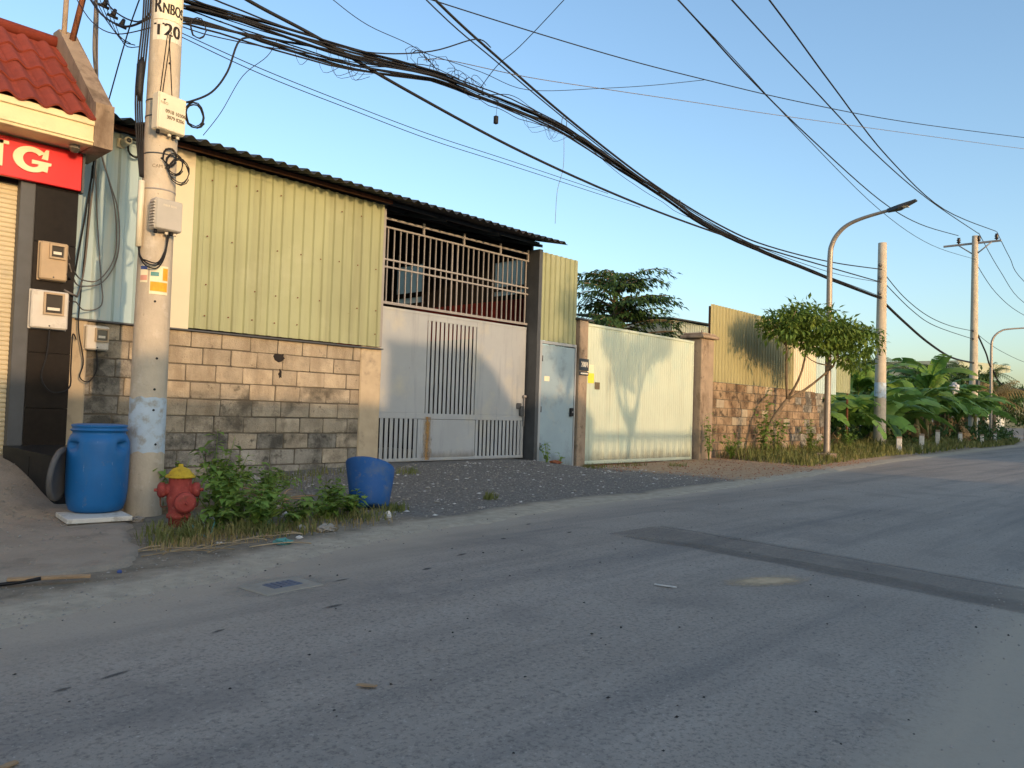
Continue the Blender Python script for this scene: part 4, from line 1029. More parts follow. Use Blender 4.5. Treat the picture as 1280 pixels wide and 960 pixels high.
drop_labels = ['black service cable falling to the tan meter on the pillar', 'thin service cable running past the pillar edge to the white meter', 'long grey loop of cable hanging off the blue-shaded sheet', 'second slack loop of cable close beside the grey loop', 'cable looping low under the sheet edge to the white meter', 'cable hanging down to the small meter on the block wall', 'dark cable looping below the white meter down the granite pillar']
for i, (d, l) in enumerate(zip(drops, drop_labels)):
    tubes('service_cable', d, 0.011 if i < 2 else 0.008, 'wire_black' if i in (0, 6, 5) else 'wire_grey', l, 'cable', k=6)
# rusty mast and conduit behind the awning
q = MB(); q.tube([(2.93, 10.25, 5.35), (3.07, 10.1, 6.4)], 0.035, 4); tag(fixn(q.build('mast', 'steel_rust')), 'rusty angled steel mast rising behind the tiled awning', 'mast')
q = MB(); q.tube([(2.88, 10.35, 5.3), (2.89, 10.35, 6.1)], 0.03, 8); tag(fixn(q.build('mast', 'concrete_old')), 'short grey upright pipe beside the rusty mast', 'mast')
q = MB(); q.tube(catmull([(3.12, 10.15, 6.6), (3.16, 10.17, 6.0), (3.18, 10.2, 5.4), (3.24, 10.22, 5.0)], 5), 0.022, 8); tag(fixn(q.build('conduit', 'wire_grey')), 'pale conduit pipe running up past the awning end', 'pipe')

# ------------------------------------------------------------------ concrete pole by the shop
PX, PY = 3.07, 7.78
def pole_r(z): return 0.172 - 0.0052 * z
PHC = math.atan2(-PY, -PX)
tp = thing('utility_pole', (PX, PY, 0), 'thick concrete utility pole marked T20 beside the blue barrel', 'utility pole')
q = MB(); zs = [-0.3, 0.0, 0.3, 0.66, 1.2, 2, 3, 4, 5, 6, 8, 10, 12.2]
q.lathe([(pole_r(z), z) for z in zs] + [(0.001, 12.22)], 24); shaft = fixn(q.build('shaft', 'concrete_pole', tp))
q = MB(); q.lathe([(pole_r(0.64) + 0.0012, 0.64), (pole_r(1.17) + 0.0012, 1.17)], 24)
# ragged painted band
q.v = [(x, y, z + (0.03 * nz(x * 12, y * 12, 1) + 0.02 * nz(x * 40, y * 40, 2))) for x, y, z in q.v]
q.build('painted_band', 'paint_blue', shaft)
def shell(parent, name, phi, w_, z0, z1, off, m, n=6):
    mb = MB(); v = []; f = []
    for i in range(n + 1):
        a = phi + (i / n - 0.5) * w_ / pole_r(z0)
        for z in (z0, z1):
            for o in (0, off):
                r_ = pole_r(z) + o; v.append((r_ * math.cos(a), r_ * math.sin(a), z))
    for i in range(n):
        b_ = 4 * i
        f += [(b_ + 1, b_ + 5, b_ + 7, b_ + 3), (b_ + 3, b_ + 7, b_ + 6, b_ + 2), (b_ + 5, b_ + 1, b_, b_ + 4)]
    f += [(0, 1, 3, 2), (4 * n + 1, 4 * n, 4 * n + 2, 4 * n + 3)]
    mb.add(v, f); return fixn(mb.build(name, m, parent))
pl1 = shell(shaft, 'painted_plate', PHC + 0.12, 0.30, 4.67, 4.87, 0.002, 'plate_white')
pl2 = shell(shaft, 'painted_plate', PHC - 0.60, 0.10, 4.88, 5.16, 0.002, 'plate_white')
pl3 = shell(shaft, 'painted_plate', PHC + 0.52, 0.25, 4.88, 5.16, 0.002, 'poster_cream')
pole_text('lettering', 'T20', 0.175, (0, 0), pole_r(4.77) + 0.0035, PHC + 0.08, 4.77, 'ink', pl1, sx=0.95, bold=0.006)
pole_text('lettering', 'R', 0.22, (0, 0), pole_r(5.1) + 0.0035, PHC - 0.58, 5.01, 'ink', pl2, sx=0.62, bold=0.006)
pole_text('lettering', 'NBOS', 0.15, (0, 0), pole_r(5.1) + 0.0035, PHC + 0.46, 4.98, 'ink', pl3, sx=0.56, bold=0.004)
pole_text('lettering', 'CAM 26', 0.045, (0, 0), pole_r(3.4) + 0.002, PHC + 0.05, 3.42, 'ink_faint', shaft)
for z in (3.55, 3.92, 4.08, 3.20):
    q = MB(); q.lathe([(pole_r(z), z - 0.008), (pole_r(z) + 0.004, z - 0.006), (pole_r(z) + 0.004, z + 0.006), (pole_r(z), z + 0.008)], 24); q.build('strap', 'steel_light' if z == 3.20 else 'steel_dark', shaft)
for (z, a) in ((4.45, 0.3), (3.5, 0.1), (2.47, 0.2), (2.1, 0.1), (1.55, 0.35), (1.25, 0.3), (0.72, 0.5), (1.05, 0.3)):
    q = MB(); rr_ = pole_r(z); an = PHC + a; d = Vector((math.cos(an), math.sin(an), 0)); p = d * rr_ + Vector((0, 0, z)); q.tube([p - d * 0.01, p + d * 0.003], 0.012, 8); q.build('climbing_hole', 'black_rubber', shaft)
q = MB(); q.bbox(-1.15, 1.15, -0.06, 0.06, 11.45, 11.55, 0.01); ca = fixn(q.build('crossarm', 'steel_light', tp)); ca.rotation_euler = (0, 0, R(90))
# flags/posters
po = shell(None, 'poster', PHC + 0.28, 0.17, 2.17, 2.45, 0.006, 'poster_cream'); po.location = (PX, PY, 0); tag(po, 'small cream and orange paper poster pasted on the concrete pole', 'poster')
shell(po, 'orange_print', PHC + 0.28, 0.155, 2.20, 2.29, 0.0085, 'poster_orange'); shell(po, 'orange_print', PHC + 0.62, 0.05, 2.31, 2.43, 0.0085, 'poster_orange')
shell(po, 'print', PHC + 0.02, 0.07, 2.345, 2.385, 0.0085, 'poster_teal')
po = shell(None, 'sticker', PHC - 0.62, 0.075, 2.28, 2.45, 0.003, 'poster_cream'); po.location = (PX, PY, 0); tag(po, 'small blue and pink sticker left of the orange poster', 'sticker')
shell(po, 'print', PHC - 0.62, 0.07, 2.405, 2.44, 0.0045, 'poster_blue'); shell(po, 'print', PHC - 0.62, 0.07, 2.30, 2.35, 0.0045, 'poster_pink')
# boxes on the pole
def pole_box(z0, z1, w_, phi, d, m, name, label, rot):
    a = PHC + phi; c = Vector((PX + (pole_r(z0) + d / 2) * math.cos(a), PY + (pole_r(z0) + d / 2) * math.sin(a), z0))
    t = thing(name, c, label, 'junction box', rz=rot); h_ = z1 - z0
    q = MB(); q.bbox(-w_ / 2, w_ / 2, -d / 2, d / 2, 0, h_, 0.012); fixn(q.build('case', m, t))
    q = MB(); q.bbox(-w_ / 2 + 0.006, w_ / 2 - 0.006, -d / 2 - 0.012, -d / 2 + 0.002, 0.006, h_ - 0.006, 0.008); fixn(q.build('cover', m, t))
    q = MB(); q.bbox(-0.05, 0.05, d / 2 - 0.02, d / 2 + 0.10, h_ * 0.3, h_ * 0.7, 0.004); fixn(q.build('bracket', 'steel_dark', t))
    for i, x in enumerate((-0.36, 0.05, 0.22, 0.36)):
        q = MB(); q.lathe([(0.014, -0.03), (0.017, -0.03), (0.017, 0.0), (0.001, 0.001)], 8, (x * w_, 0, 0)); fixn(q.build('cable_gland', 'plate_white' if i % 2 else 'black_rubber', t))
    return t
b1 = pole_box(3.74, 4.10, 0.29, 0.28, 0.11, 'box_cream', 'junction_box', 'cream junction box with printed numbers high on the concrete pole', R(10))
flat_text('lettering', '0918 10306', 0.052, 0.03, -0.0685, 0.185, 'ink_faint', b1, sx=0.86, bold=0.002)
flat_text('lettering', '3079 0206', 0.05, 0.03, -0.0685, 0.13, 'ink_faint', b1, sx=0.86, bold=0.002)
flat_text('lettering', 'NBO', 0.036, -0.09, -0.0685, 0.255, 'ink_faint', b1)
q = MB(); q.prism([(-0.105, 0.29), (-0.075, 0.30), (-0.09, 0.275)], -0.0695, -0.0685); fixn(q.build('mark', 'ink', b1))
b2 = pole_box(2.78, 3.08, 0.27, 0.35, 0.12, 'box_grey', 'junction_box', 'plain rounded grey cable box lower on the concrete pole', R(6))
flat_text('lettering', 'FIBER BOX', 0.028, 0.0, -0.0735, 0.235, 'box_cream', b2)
q = MB()
for i in range(9): q.box(-0.15, -0.134, -0.05, 0.03, 0.03 + i * 0.028, 0.045 + i * 0.028)
fixn(q.build('latch_rib', 'box_grey', b2))
a = PHC - 0.85
cx, cy = PX + 0.20 * math.cos(a), PY + 0.20 * math.sin(a)
q = MB(); q.tube([(cx, cy, 2.62), (cx, cy, 3.26)], 0.028, 10); tag(fixn(q.build('conduit', 'box_cream')), 'short pale plastic conduit strapped to the concrete pole', 'pipe')
# cable loops on the pole
def polept(phi, z, off=0.02): r_ = pole_r(z) + off; return (PX + r_ * math.cos(PHC + phi), PY + r_ * math.sin(PHC + phi), z)
for i, (d, z1) in enumerate(((0.0, 2.60), (0.012, 2.57), (0.02, 2.62))):
    tubes('cable_loop', [polept(-0.85, 2.66, 0.03 + d), polept(-0.75, 2.54 - d, 0.04), polept(-0.35, z1 - 0.14, 0.05 + d), polept(0.1, z1 - 0.15, 0.05), polept(0.4, z1 - 0.03, 0.05), polept(0.5 + 4 * d, 2.76, 0.05)], 0.007, 'wire_black', ('front', 'middle', 'rear')[i] + ' black cable loop under the grey cable box on the pole', 'cable')
for i in range(3):
    coil('cable_coil', (PX + 0.02 + 0.05 * i, PY - 0.19, 3.52 - 0.06 * i), 0.08 + 0.02 * i, 3, 'wire_black', ('small', 'middle', 'largest')[i] + ' black cable coil hanging below the cream junction box', seed=i, thick=0.005)
coil('cable_coil', (PX + 0.30, PY - 0.06, 4.05), 0.12, 4, 'wire_black', 'black cable coil standing out right of the cream junction box', seed=8)
coil('cable_coil', (PX + 0.30, PY - 0.05, 4.95), 0.10, 2, 'wire_black', 'loose black cable coil right of the T20 plate', seed=9, thick=0.006)
mb = MB()
for i in range(4):
    o = 0.020 * i
    mb.tube(catmull([polept(-1.15 - 0.05 * i, 5.4, 0.02 + o), polept(-1.2, 4.9, 0.02 + o), polept(-1.25 - 0.03 * i, 4.5, 0.03 + o), polept(-1.2, 4.1, 0.05 + o), polept(-1.1, 3.7, 0.03 + o), polept(-0.95, 3.3, 0.02 + o * 0.5)], 5), 0.009, 5)
tag(mb.build('cable_bunch', 'wire_black'), 'bunch of thick black cables strapped down the left side of the pole', 'cable')
mb = MB(); mb.tube([polept(-1.22, 4.05, 0.07), polept(-1.22, 4.15, 0.075), polept(-1.22, 4.4, 0.075), polept(-1.22, 4.48, 0.06)], [0.015, 0.038, 0.038, 0.015], 8); tag(mb.build('splice_closure', 'black_rubber'), 'black cable splice closure on the left side of the pole', 'closure')
for i, (p0, p1) in enumerate((((0.1, 4.76), (-0.2, 4.1)), ((0.15, 4.76), (0.55, 4.1)), ((0.3, 4.76), (-0.05, 4.12)))):
    mb = MB(); mb.tube([polept(p0[0] + (p1[0] - p0[0]) * t / 8, p0[1] + (p1[1] - p0[1]) * t / 8, 0.006) for t in range(9)], 0.0045, 4); tag(mb.build('thin_wire', 'wire_black'), ('left', 'right', 'middle')[i] + ' thin wire slanting down the pole face to the cream box', 'wire')

# ------------------------------------------------------------------ other poles and lamps
def simple_pole(x, y, h, r0_, r1_, label, band=None, rz=0.0):
    t = thing('utility_pole', (x, y, gz(x, y)), label, 'utility pole', 'concrete poles along the road', rz)
    q = MB(); q.lathe([(r0_ + (r1_ - r0_) * (z / h), z) for z in [-0.3] + [h * i / 8 for i in range(9)]] + [(0.001, h + 0.005)], 18); s_ = fixn(q.build('shaft', 'concrete_pole', t))
    if band:
        q = MB(); q.lathe([(r0_ + (r1_ - r0_) * (z / h) + 0.003, z) for z in band], 18); q.build('painted_band', 'paint_blue', s_)
    return t
p_2 = simple_pole(31.53, 10.11, 7.95, 0.23, 0.155, 'bare-topped concrete pole standing beside the second street tree clump', (1.9, 2.5))
tag(p_2, 'bare-topped concrete pole between the leaning tree and the banana plants', 'utility pole')
for z in (7.05, 6.55, 5.95):
    q = MB(); q.bbox(-0.30, -0.10, -0.05, 0.05, z - 0.04, z + 0.04, 0.01); q.lathe([(0.001, -0.05), (0.035, -0.05), (0.045, 0), (0.035, 0.05), (0.001, 0.05)], 8, (-0.30, 0, z)); fixn(q.build('bracket', 'steel_dark', p_2))
p_3 = simple_pole(53.86, 11.85, 12.8, 0.26, 0.17, 'tall concrete pole with a crossarm rising from the banana plants')
q = MB(); q.bbox(-0.05, 0.05, -1.4, 1.75, 12.28, 12.40, 0.01); xa = fixn(q.build('crossarm', 'steel_light', p_3))
for s_ in (-1, 1):
    q = MB(); q.tube([(-0.05, 0.15 * s_, 11.7), (-0.05, 0.9 * s_, 12.3)], 0.04, 6); q.build('brace', 'steel_light', xa)
for y in (0.9, -0.2, -1.15):
    q = MB(); q.lathe([(0.04, 12.40), (0.05, 12.45), (0.13, 12.5), (0.07, 12.58), (0.13, 12.64), (0.07, 12.72), (0.10, 12.78), (0.001, 12.8)], 10, (0, y, 0)); q.build('insulator', 'insulator', xa)
for z in (6.9, 6.4):
    q = MB(); q.bbox(-0.4, -0.2, -0.06, 0.06, z - 0.05, z + 0.05, 0.01); fixn(q.build('bracket', 'steel_dark', p_3))
q = MB(); q.bbox(-0.20, 0.20, -0.32, -0.2, 3.5, 3.9, 0.02); fixn(q.build('clamp_box', 'steel_dark', p_3))
q = MB(); q.lathe([(0.262, 1.0), (0.26, 1.6)], 18); q.build('painted_band', 'paint_white', p_3)
p_4 = simple_pole(92, 12.4, 12.0, 0.24, 0.16, 'distant concrete pole further down the road')

def street_lamp(x, y, h, reach, label, rz=0.0):
    t = thing('street_lamp', (x, y, gz(x, y)), label, 'street lamp', 'street lamps along the verge', rz)
    q = MB(); q.bbox(-0.22, 0.22, -0.22, 0.22, -0.2, 0.16, 0.02); fixn(q.build('footing', 'concrete_old', t))
    pts = [(0, 0, 0.1), (0, 0, 1.2), (0, 0, h * 0.6), (0, 0, h * 0.84), (0, -0.06, h * 0.90), (0, -0.22, h * 0.94), (0, -0.5, h * 0.972), (0, -0.95, h * 0.992), (0, -reach + 0.55, h * 1.008)]
    q = MB(); q.tube(catmull(pts, 4), [0.10 - 0.055 * i / 32 for i in range(33)], 10); q.build('pole', 'lamp_steel', t)
    q = MB(); q.lathe([(0.13, 0.12), (0.13, 0.14), (0.10, 0.16)], 12); q.build('base_plate', 'lamp_steel', t)
    hd = MB(); P = lambda yy, zz: (yy, h * 1.008 + zz)
    ya, yb = -reach + 0.62, -reach - 0.12
    hd.add([(-0.07, ya, h * 1.006 - 0.04), (0.07, ya, h * 1.006 - 0.04), (0.16, ya - 0.3, h * 1.012 - 0.05), (-0.16, ya - 0.3, h * 1.012 - 0.05), (0.10, yb, h * 1.03), (-0.10, yb, h * 1.03),
            (-0.05, ya, h * 1.006 + 0.05), (0.05, ya, h * 1.006 + 0.05), (0.12, ya - 0.3, h * 1.012 + 0.06), (-0.12, ya - 0.3, h * 1.012 + 0.06), (0.09, yb, h * 1.03 + 0.03), (-0.09, yb, h * 1.03 + 0.03)],
           [(0, 3, 2, 1), (3, 5, 4, 2), (6, 7, 8, 9), (9, 8, 10, 11), (0, 1, 7, 6), (1, 2, 8, 7), (2, 4, 10, 8), (3, 0, 6, 9), (5, 3, 9, 11), (4, 5, 11, 10)])
    hd = fixn(hd.build('lamp_head', 'lamp_head', t))
    q = MB(); q.box(-0.09, 0.09, ya - 0.55, ya - 0.32, h * 1.018 - 0.055, h * 1.018 - 0.045); fixn(q.build('lens', 'plate_white', hd))
    return t
street_lamp(22.75, 8.75, 7.0, 2.2, 'curved street lamp rising through the leaning tree')
street_lamp(58.87, 11.93, 7.6, 3.2, 'distant curved street lamp cut by the right picture edge', R(25))

# marker posts along the road
bpost = None
for i, (x, y, tilt, lb) in enumerate(((30.25, 9.02, 0.10, 'tilted white marker post nearest the bare-topped pole'), (34.2, 9.35, 0.0, 'second white marker post in front of the banana plants'), (38.6, 9.9, -0.03, 'third marker post, low among banana leaves'), (43.8, 10.2, 0.02, 'fourth and broader marker post below the crossarm pole'), (50.2, 10.6, 0.0, 'fifth marker post, just before the far street lamp'), (56.5, 11.2, 0.03, 'farthest small marker post by the road bend'))):
    if bpost is None:
        bpost = thing('marker_post', (0, 0, 0), '', 'marker post', 'white marker posts along the far verge')
        q = MB(); q.bbox(-0.09, 0.09, -0.09, 0.09, -0.2, 0.68, 0.015); fixn(q.build('shaft', 'paint_white', bpost))
        q = MB(); q.bbox(-0.092, 0.092, -0.092, 0.092, 0.60, 0.70, 0.015); fixn(q.build('cap', 'concrete_old', bpost)); o = bpost
    else:
        o = copy_tree(bpost)
    o['label'] = lb; o.location = (x, y, gz(x, y)); o.rotation_euler = (0, tilt, 0.3); o.scale = (1, 1, 0.85 + 0.1 * (i % 3))

# ------------------------------------------------------------------ overhead wires
def wire(pts, rad, label, name='overhead_wire', m='wire_black', k=6):
    return tubes(name, pts, rad, m, label, 'wire', k=k, sides=5)
bpts = [(3.15, 7.76, 5.06), (3.27, 7.77, 5.1), (4.14, 7.84, 5.23), (5.37, 7.94, 5.43), (6.75, 8.05, 5.72), (7.75, 8.14, 5.80), (8.7, 8.22, 5.88), (9.9, 8.31, 5.95), (11.32, 8.43, 5.85), (13.52, 8.61, 5.69), (15.45, 8.77, 5.52), (18.29, 9.01, 5.53), (21.96, 9.31, 5.64), (25.07, 9.57, 5.74), (31.3, 10.05, 5.97)]
bd = thing('cable_bundle', (0, 0, 0), 'thick sagging bundle of black cables from the T20 pole to the bare-topped pole', 'cable bundle')
rb = random.Random(3)
for k in range(18):
    o1, o2, o3 = rb.uniform(-1, 1), rb.uniform(-1, 1), rb.uniform(-1, 1); ph = rb.uniform(0, 50); pts = []
    for i, p in enumerate(catmull(bpts, 4)):
        t = i / 56.0; w_ = 0.055 + 0.18 * max(0, 1 - t / 0.28) ** 0.8 + 0.04 * max(0, 1 - abs(t - 0.42) / 0.14) - 0.015 * max(0, min(1, (t - 0.6) / 0.2))
        pts.append((p.x, p.y + 0.05 * o1 + 0.02 * nz(ph, t * 14), p.z + w_ * (o2 * 0.8 + 0.9 * nz(ph + 9, t * 6)) + 0.012 * nz(ph + 3, t * 40)))
    mb = MB(); mb.tube(pts, rb.choice((0.006, 0.008, 0.010, 0.014)), 5); mb.build('cable', 'wire_black', bd)
for (i0, i1, dz) in ((12, 22, 0.12), (18, 30, -0.12), (28, 36, 0.10), (30, 40, -0.16), (20, 27, 0.18), (6, 14, -0.10)):
    cp = catmull(bpts, 4); pts = [cp[i] + Vector((0, 0.03, dz * math.sin(math.pi * (i - i0) / (i1 - i0)) + rb.uniform(-0.02, 0.02))) for i in range(i0, i1 + 1)]
    mb = MB(); mb.tube(catmull(pts, 2), 0.006, 4); mb.build('stray_cable', 'wire_black', bd)
# loose strands where cables are spliced
def strand(pts, r_): q_ = MB(); q_.tube(pts, r_, 4); q_.build('loose_strand', 'wire_black', bd)
for k in range(16):
    c_ = Vector((6.9 + rb.uniform(-0.5, 0.9), 8.07, 5.8 + rb.uniform(-0.02, 0.12))); r_ = rb.uniform(0.06, 0.16)
    strand([(c_.x + r_ * math.cos(a) * 1.4, c_.y + rb.uniform(-.04, .04), c_.z + r_ * math.sin(a)) for a in [j * 0.55 for j in range(rb.randint(6, 11))]], 0.004)
for k in range(10):
    x = rb.uniform(4.4, 5.3); z_ = 5.3 + (x - 4.4) * 0.13
    strand(catmull([(x, 7.9, z_), (x + 0.1, 7.88, z_ - rb.uniform(0.1, 0.3)), (x + rb.uniform(0.2, 0.5), 7.88, z_ - rb.uniform(-0.02, 0.2))], 4), 0.003)
for k in range(8):
    x = rb.uniform(8.6, 9.4); z_ = 5.87
    strand(catmull([(x, 8.2, z_), (x + 0.15, 8.18, z_ - rb.uniform(0.1, 0.3)), (x + rb.uniform(0.4, 0.9), 8.25, z_ + 0.02)], 4), 0.003)
mb = MB(); mb.bbox(8.1, 8.16, 8.14, 8.2, 5.48, 5.60, 0.008); mb.tube([(8.13, 8.17, 5.6), (8.15, 8.17, 5.82)], 0.004, 4); fixn(mb.build('splice_box', 'wire_black', bd))
for (p, q_) in (((9.9, 8.31, 6.1), 0.13), ((14.2, 8.66, 5.70), 0.12)):
    mb = MB(); mb.tube([(p[0] + q_ * 0.5 * math.cos(a), p[1], p[2] + q_ * 0.9 * math.sin(a) - 0.05) for a in [i * math.pi / 8 for i in range(17)]], 0.006, 5); mb.build('hanger_ring', 'steel_dark', bd)
wire([(3.15, 7.76, 5.62), (3.93, 7.82, 5.51), (4.89, 7.9, 5.47), (6.17, 8.01, 5.36), (8.53, 8.2, 5.24), (11.35, 8.43, 5.24), (14.65, 8.71, 5.36), (19.4, 9.1, 5.66), (31.2, 10.03, 6.57)], 0.021, 'thick black line from the T20 pole passing below the cable bundle')
wire([(3.15, 7.76, 8.0), (4.6, 7.9, 7.4), (6.77, 8.06, 6.78), (8.08, 8.16, 6.50), (10.26, 8.34, 6.13), (13.17, 8.59, 5.80), (16.32, 8.85, 5.66), (19.4, 9.1, 5.75), (25.04, 9.57, 6.29), (31.2, 10.02, 7.07)], 0.020, 'thick black line plunging from the top edge to join the bundle')
wire([(3.15, 7.76, 7.9), (4.6, 7.9, 7.32), (6.77, 8.06, 6.66), (8.08, 8.16, 6.42), (10.26, 8.34, 6.08), (13.17, 8.59, 5.76), (18, 9.0, 5.60), (25.04, 9.57, 5.95), (31.2, 10.02, 6.56)], 0.010, 'thinner line running just beneath the plunging black line')
wire([(3.2, 7.77, 4.86), (4.16, 7.84, 4.83), (5.4, 7.94, 4.85), (6.79, 8.06, 4.90), (8.54, 8.2, 5.02), (11.35, 8.43, 5.2)], 0.005, 'upper of the thin wires low above the shed roof')
wire([(3.2, 7.77, 4.82), (4.16, 7.84, 4.77), (5.4, 7.94, 4.79), (6.79, 8.06, 4.83), (8.54, 8.2, 4.95), (12.5, 8.5, 5.2)], 0.005, 'lower of the thin wires low above the shed roof')
HT = [('upper left high voltage line sweeping down to the crossarm pole', [(3.0, 9.1, 12.2), (9, 9.55, 11.8), (16.22, 10.06, 11.42), (20.3, 10.36, 11.11), (25.81, 10.75, 10.91), (35.23, 11.43, 10.9), (43.08, 11.99, 11.49), (53.75, 12.75, 13.0)]),
      ('middle high voltage line sweeping down to the crossarm pole', [(3.0, 8.2, 11.9), (9, 8.6, 11.75), (17.3, 9.19, 11.57), (22.21, 9.53, 11.48), (30.09, 10.07, 11.42), (39.8, 10.74, 11.85), (53.75, 11.66, 13.0)]),
      ('right high voltage line sweeping down to the crossarm pole', [(3.0, 7.4, 12.2), (9, 7.8, 11.9), (17.68, 8.39, 11.45), (22.57, 8.71, 11.05), (28.96, 9.14, 10.67), (38.81, 9.8, 11.0), (53.75, 10.72, 13.0)]),
      ('thin earth line below the left high voltage line', [(3.0, 8.7, 11.3), (9, 9.06, 11.0), (16.16, 9.52, 10.75), (23.33, 9.98, 10.2), (32.59, 10.56, 9.75), (42, 11.15, 10.1), (53.7, 11.8, 11.4)])]
for i, (l, p) in enumerate(HT): wire(p, 0.022 if i < 3 else 0.012, l, 'power_line')
wire([(3.1, 7.74, 6.0), (6.27, 7.14, 6.17), (8.86, 6.65, 6.36), (10.91, 6.26, 6.58), (13.47, 5.77, 6.9), (17.07, 5.08, 7.45), (22.9, 3.97, 8.52), (28, 3.0, 9.5)], 0.008, 'upper thin black wire crossing the sky to the right edge')
wire([(6.6, 8.06, 5.88), (7.06, 8.09, 6.05), (8.38, 7.77, 6.17), (9.89, 7.4, 6.38), (11.82, 6.93, 6.66), (14.61, 6.25, 7.06), (23.55, 4.08, 8.43), (28, 3.0, 9.2)], 0.006, 'lower pale thin wire crossing the sky to the right edge', m='wire_grey')
wire([(6.6, 8.06, 5.98), (7.56, 7.95, 6.02), (8.48, 7.85, 6.03), (9.5, 7.2, 6.22), (10.2, 6.75, 6.38), (10.91, 6.26, 6.57)], 0.005, 'wavy thin wire leaving the splice tangle to the right')
wire([(4.4, 7.76, 6.1), (4.98, 7.83, 5.97), (5.56, 7.9, 5.90), (6.42, 8.01, 5.96), (6.9, 8.07, 5.8)], 0.005, 'thin wire coming down from the top edge to the splice tangle')
wire([(3.15, 7.74, 5.12), (3.8, 7.73, 5.22), (4.76, 7.7, 5.33), (5.53, 7.68, 5.47), (6.39, 7.65, 5.80), (7.22, 7.7, 6.29), (7.9, 8.1, 6.55)], 0.009, 'black cable above the bundle kinking up to the plunging line')
wire([(7.7, 8.09, 5.86), (7.66, 7.7, 6.08), (7.7, 7.31, 6.25), (7.7, 6.53, 6.64), (7.7, 5.5, 7.2)], 0.006, 'short thin wire rising steeply from the bundle to the top edge')
wire([(9.89, 8.3, 5.85), (9.90, 8.3, 5.3), (9.88, 8.4, 4.9), (9.92, 8.46, 4.36)], 0.004, 'single thread hanging straight down from the bundle', m='wire_grey')
wire([(4.1, 7.83, 5.16), (3.84, 7.78, 5.02), (3.71, 7.76, 4.63), (3.54, 7.73, 4.35), (3.31, 7.7, 4.17), (3.2, 7.66, 4.12)], 0.011, 'black cable sagging from the bundle back to the pole')
wire([(4.32, 7.86, 5.24), (4.2, 7.85, 5.0), (3.9, 7.8, 4.66), (3.68, 7.8, 4.2), (3.5, 7.8, 3.9)], 0.004, 'thin wire slanting down beside the pole above the roof')
for i, (o, dz) in enumerate(((0.0, 0.0), (0.12, 0.1), (-0.1, -0.12))):
    wire([(3.0, 7.9, 5.0 + dz), (3.02 + o, 8.7, 5.15 + dz), (2.99 + o, 9.4, 5.5 + dz), (3.0 + o, 10.15, 6.1 + dz)], 0.012 - 0.003 * i, ('thick', 'upper thin', 'lower thin')[i] + ' cable from the T20 pole over to the rusty mast')
wire([(3.35, 8.6, 6.3), (3.25, 9.2, 5.5), (3.22, 9.8, 4.6), (3.2, 10.0, 4.3), (3.2, 10.1, 3.8)], 0.008, 'slack cable curving down between mast and pole')
mb = MB()
for k in range(5):
    x = 2.98 + 0.05 * k; mb.tube(catmull([(x, 10.1, 6.3), (x + 0.04, 9.9, 5.9), (x + 0.12, 9.6, 5.55 - 0.05 * k), (x + 0.16, 9.2, 5.2)], 4), 0.006, 4)
for k in range(3):
    c_ = (3.10 + 0.10 * k, 9.7, 5.75 - 0.08 * k); mb.tube([c_, (c_[0] + 0.03, c_[1], c_[2] + 0.09)], [0.035, 0.02], 6); mb.tube([(c_[0] - 0.06, c_[1], c_[2]), (c_[0] + 0.06, c_[1], c_[2] - 0.01)], 0.018, 5)
tag(mb.build('wire_tangle', 'wire_black'), 'tangle of clamped black wires around the mast above the awning', 'wire')
P23 = [('top line between the bare-topped pole and the crossarm pole', [(31.6, 10.12, 7.07), (35.22, 10.39, 6.55), (40.18, 10.78, 6.32), (46, 11.2, 6.45), (53.6, 11.8, 6.95)]),
       ('second line between the bare-topped pole and the crossarm pole', [(31.6, 10.12, 6.70), (36.77, 10.51, 6.17), (42.12, 10.93, 6.03), (53.6, 11.8, 6.45)]),
       ('thick cable falling from the bare-topped pole into the banana leaves', [(31.6, 10.12, 5.92), (35.28, 10.4, 5.51), (40.26, 10.78, 5.06), (46.54, 11.28, 4.80), (53.6, 11.8, 5.0)])]
for i, (l, p) in enumerate(P23): wire(p, 0.018 if i < 2 else 0.055, l)
P34 = [('inner high voltage line leaving the crossarm pole to the right', [(53.86, 11.66, 13.05), (60.24, 11.75, 11.7), (68.73, 11.82, 10.6), (92, 12.4, 11.5)]), ('outer high voltage line leaving the crossarm pole to the right', [(53.86, 10.7, 13.0), (58.2, 10.82, 12.15), (63.01, 10.85, 11.3), (92, 12.0, 11.6)]), ('lower line leaving the crossarm pole to the right', [(53.86, 11.9, 11.4), (60.13, 11.95, 10.2), (69.99, 12.03, 9.8), (92, 12.4, 10.6)]), ('steep low cable right of the crossarm pole', [(54.0, 11.9, 7.3), (57.25, 11.93, 5.96), (59.16, 11.95, 5.0), (66, 12.1, 4.0), (92, 12.4, 5)])]
for i, (l, p) in enumerate(P34): wire(p, 0.02 if i < 3 else 0.05, l)
wire([(53.9, 11.8, 6.9), (62, 12, 6.4), (75, 12.2, 6.3), (92, 12.4, 7.2)], 0.016, 'faint level line running right from the crossarm pole')

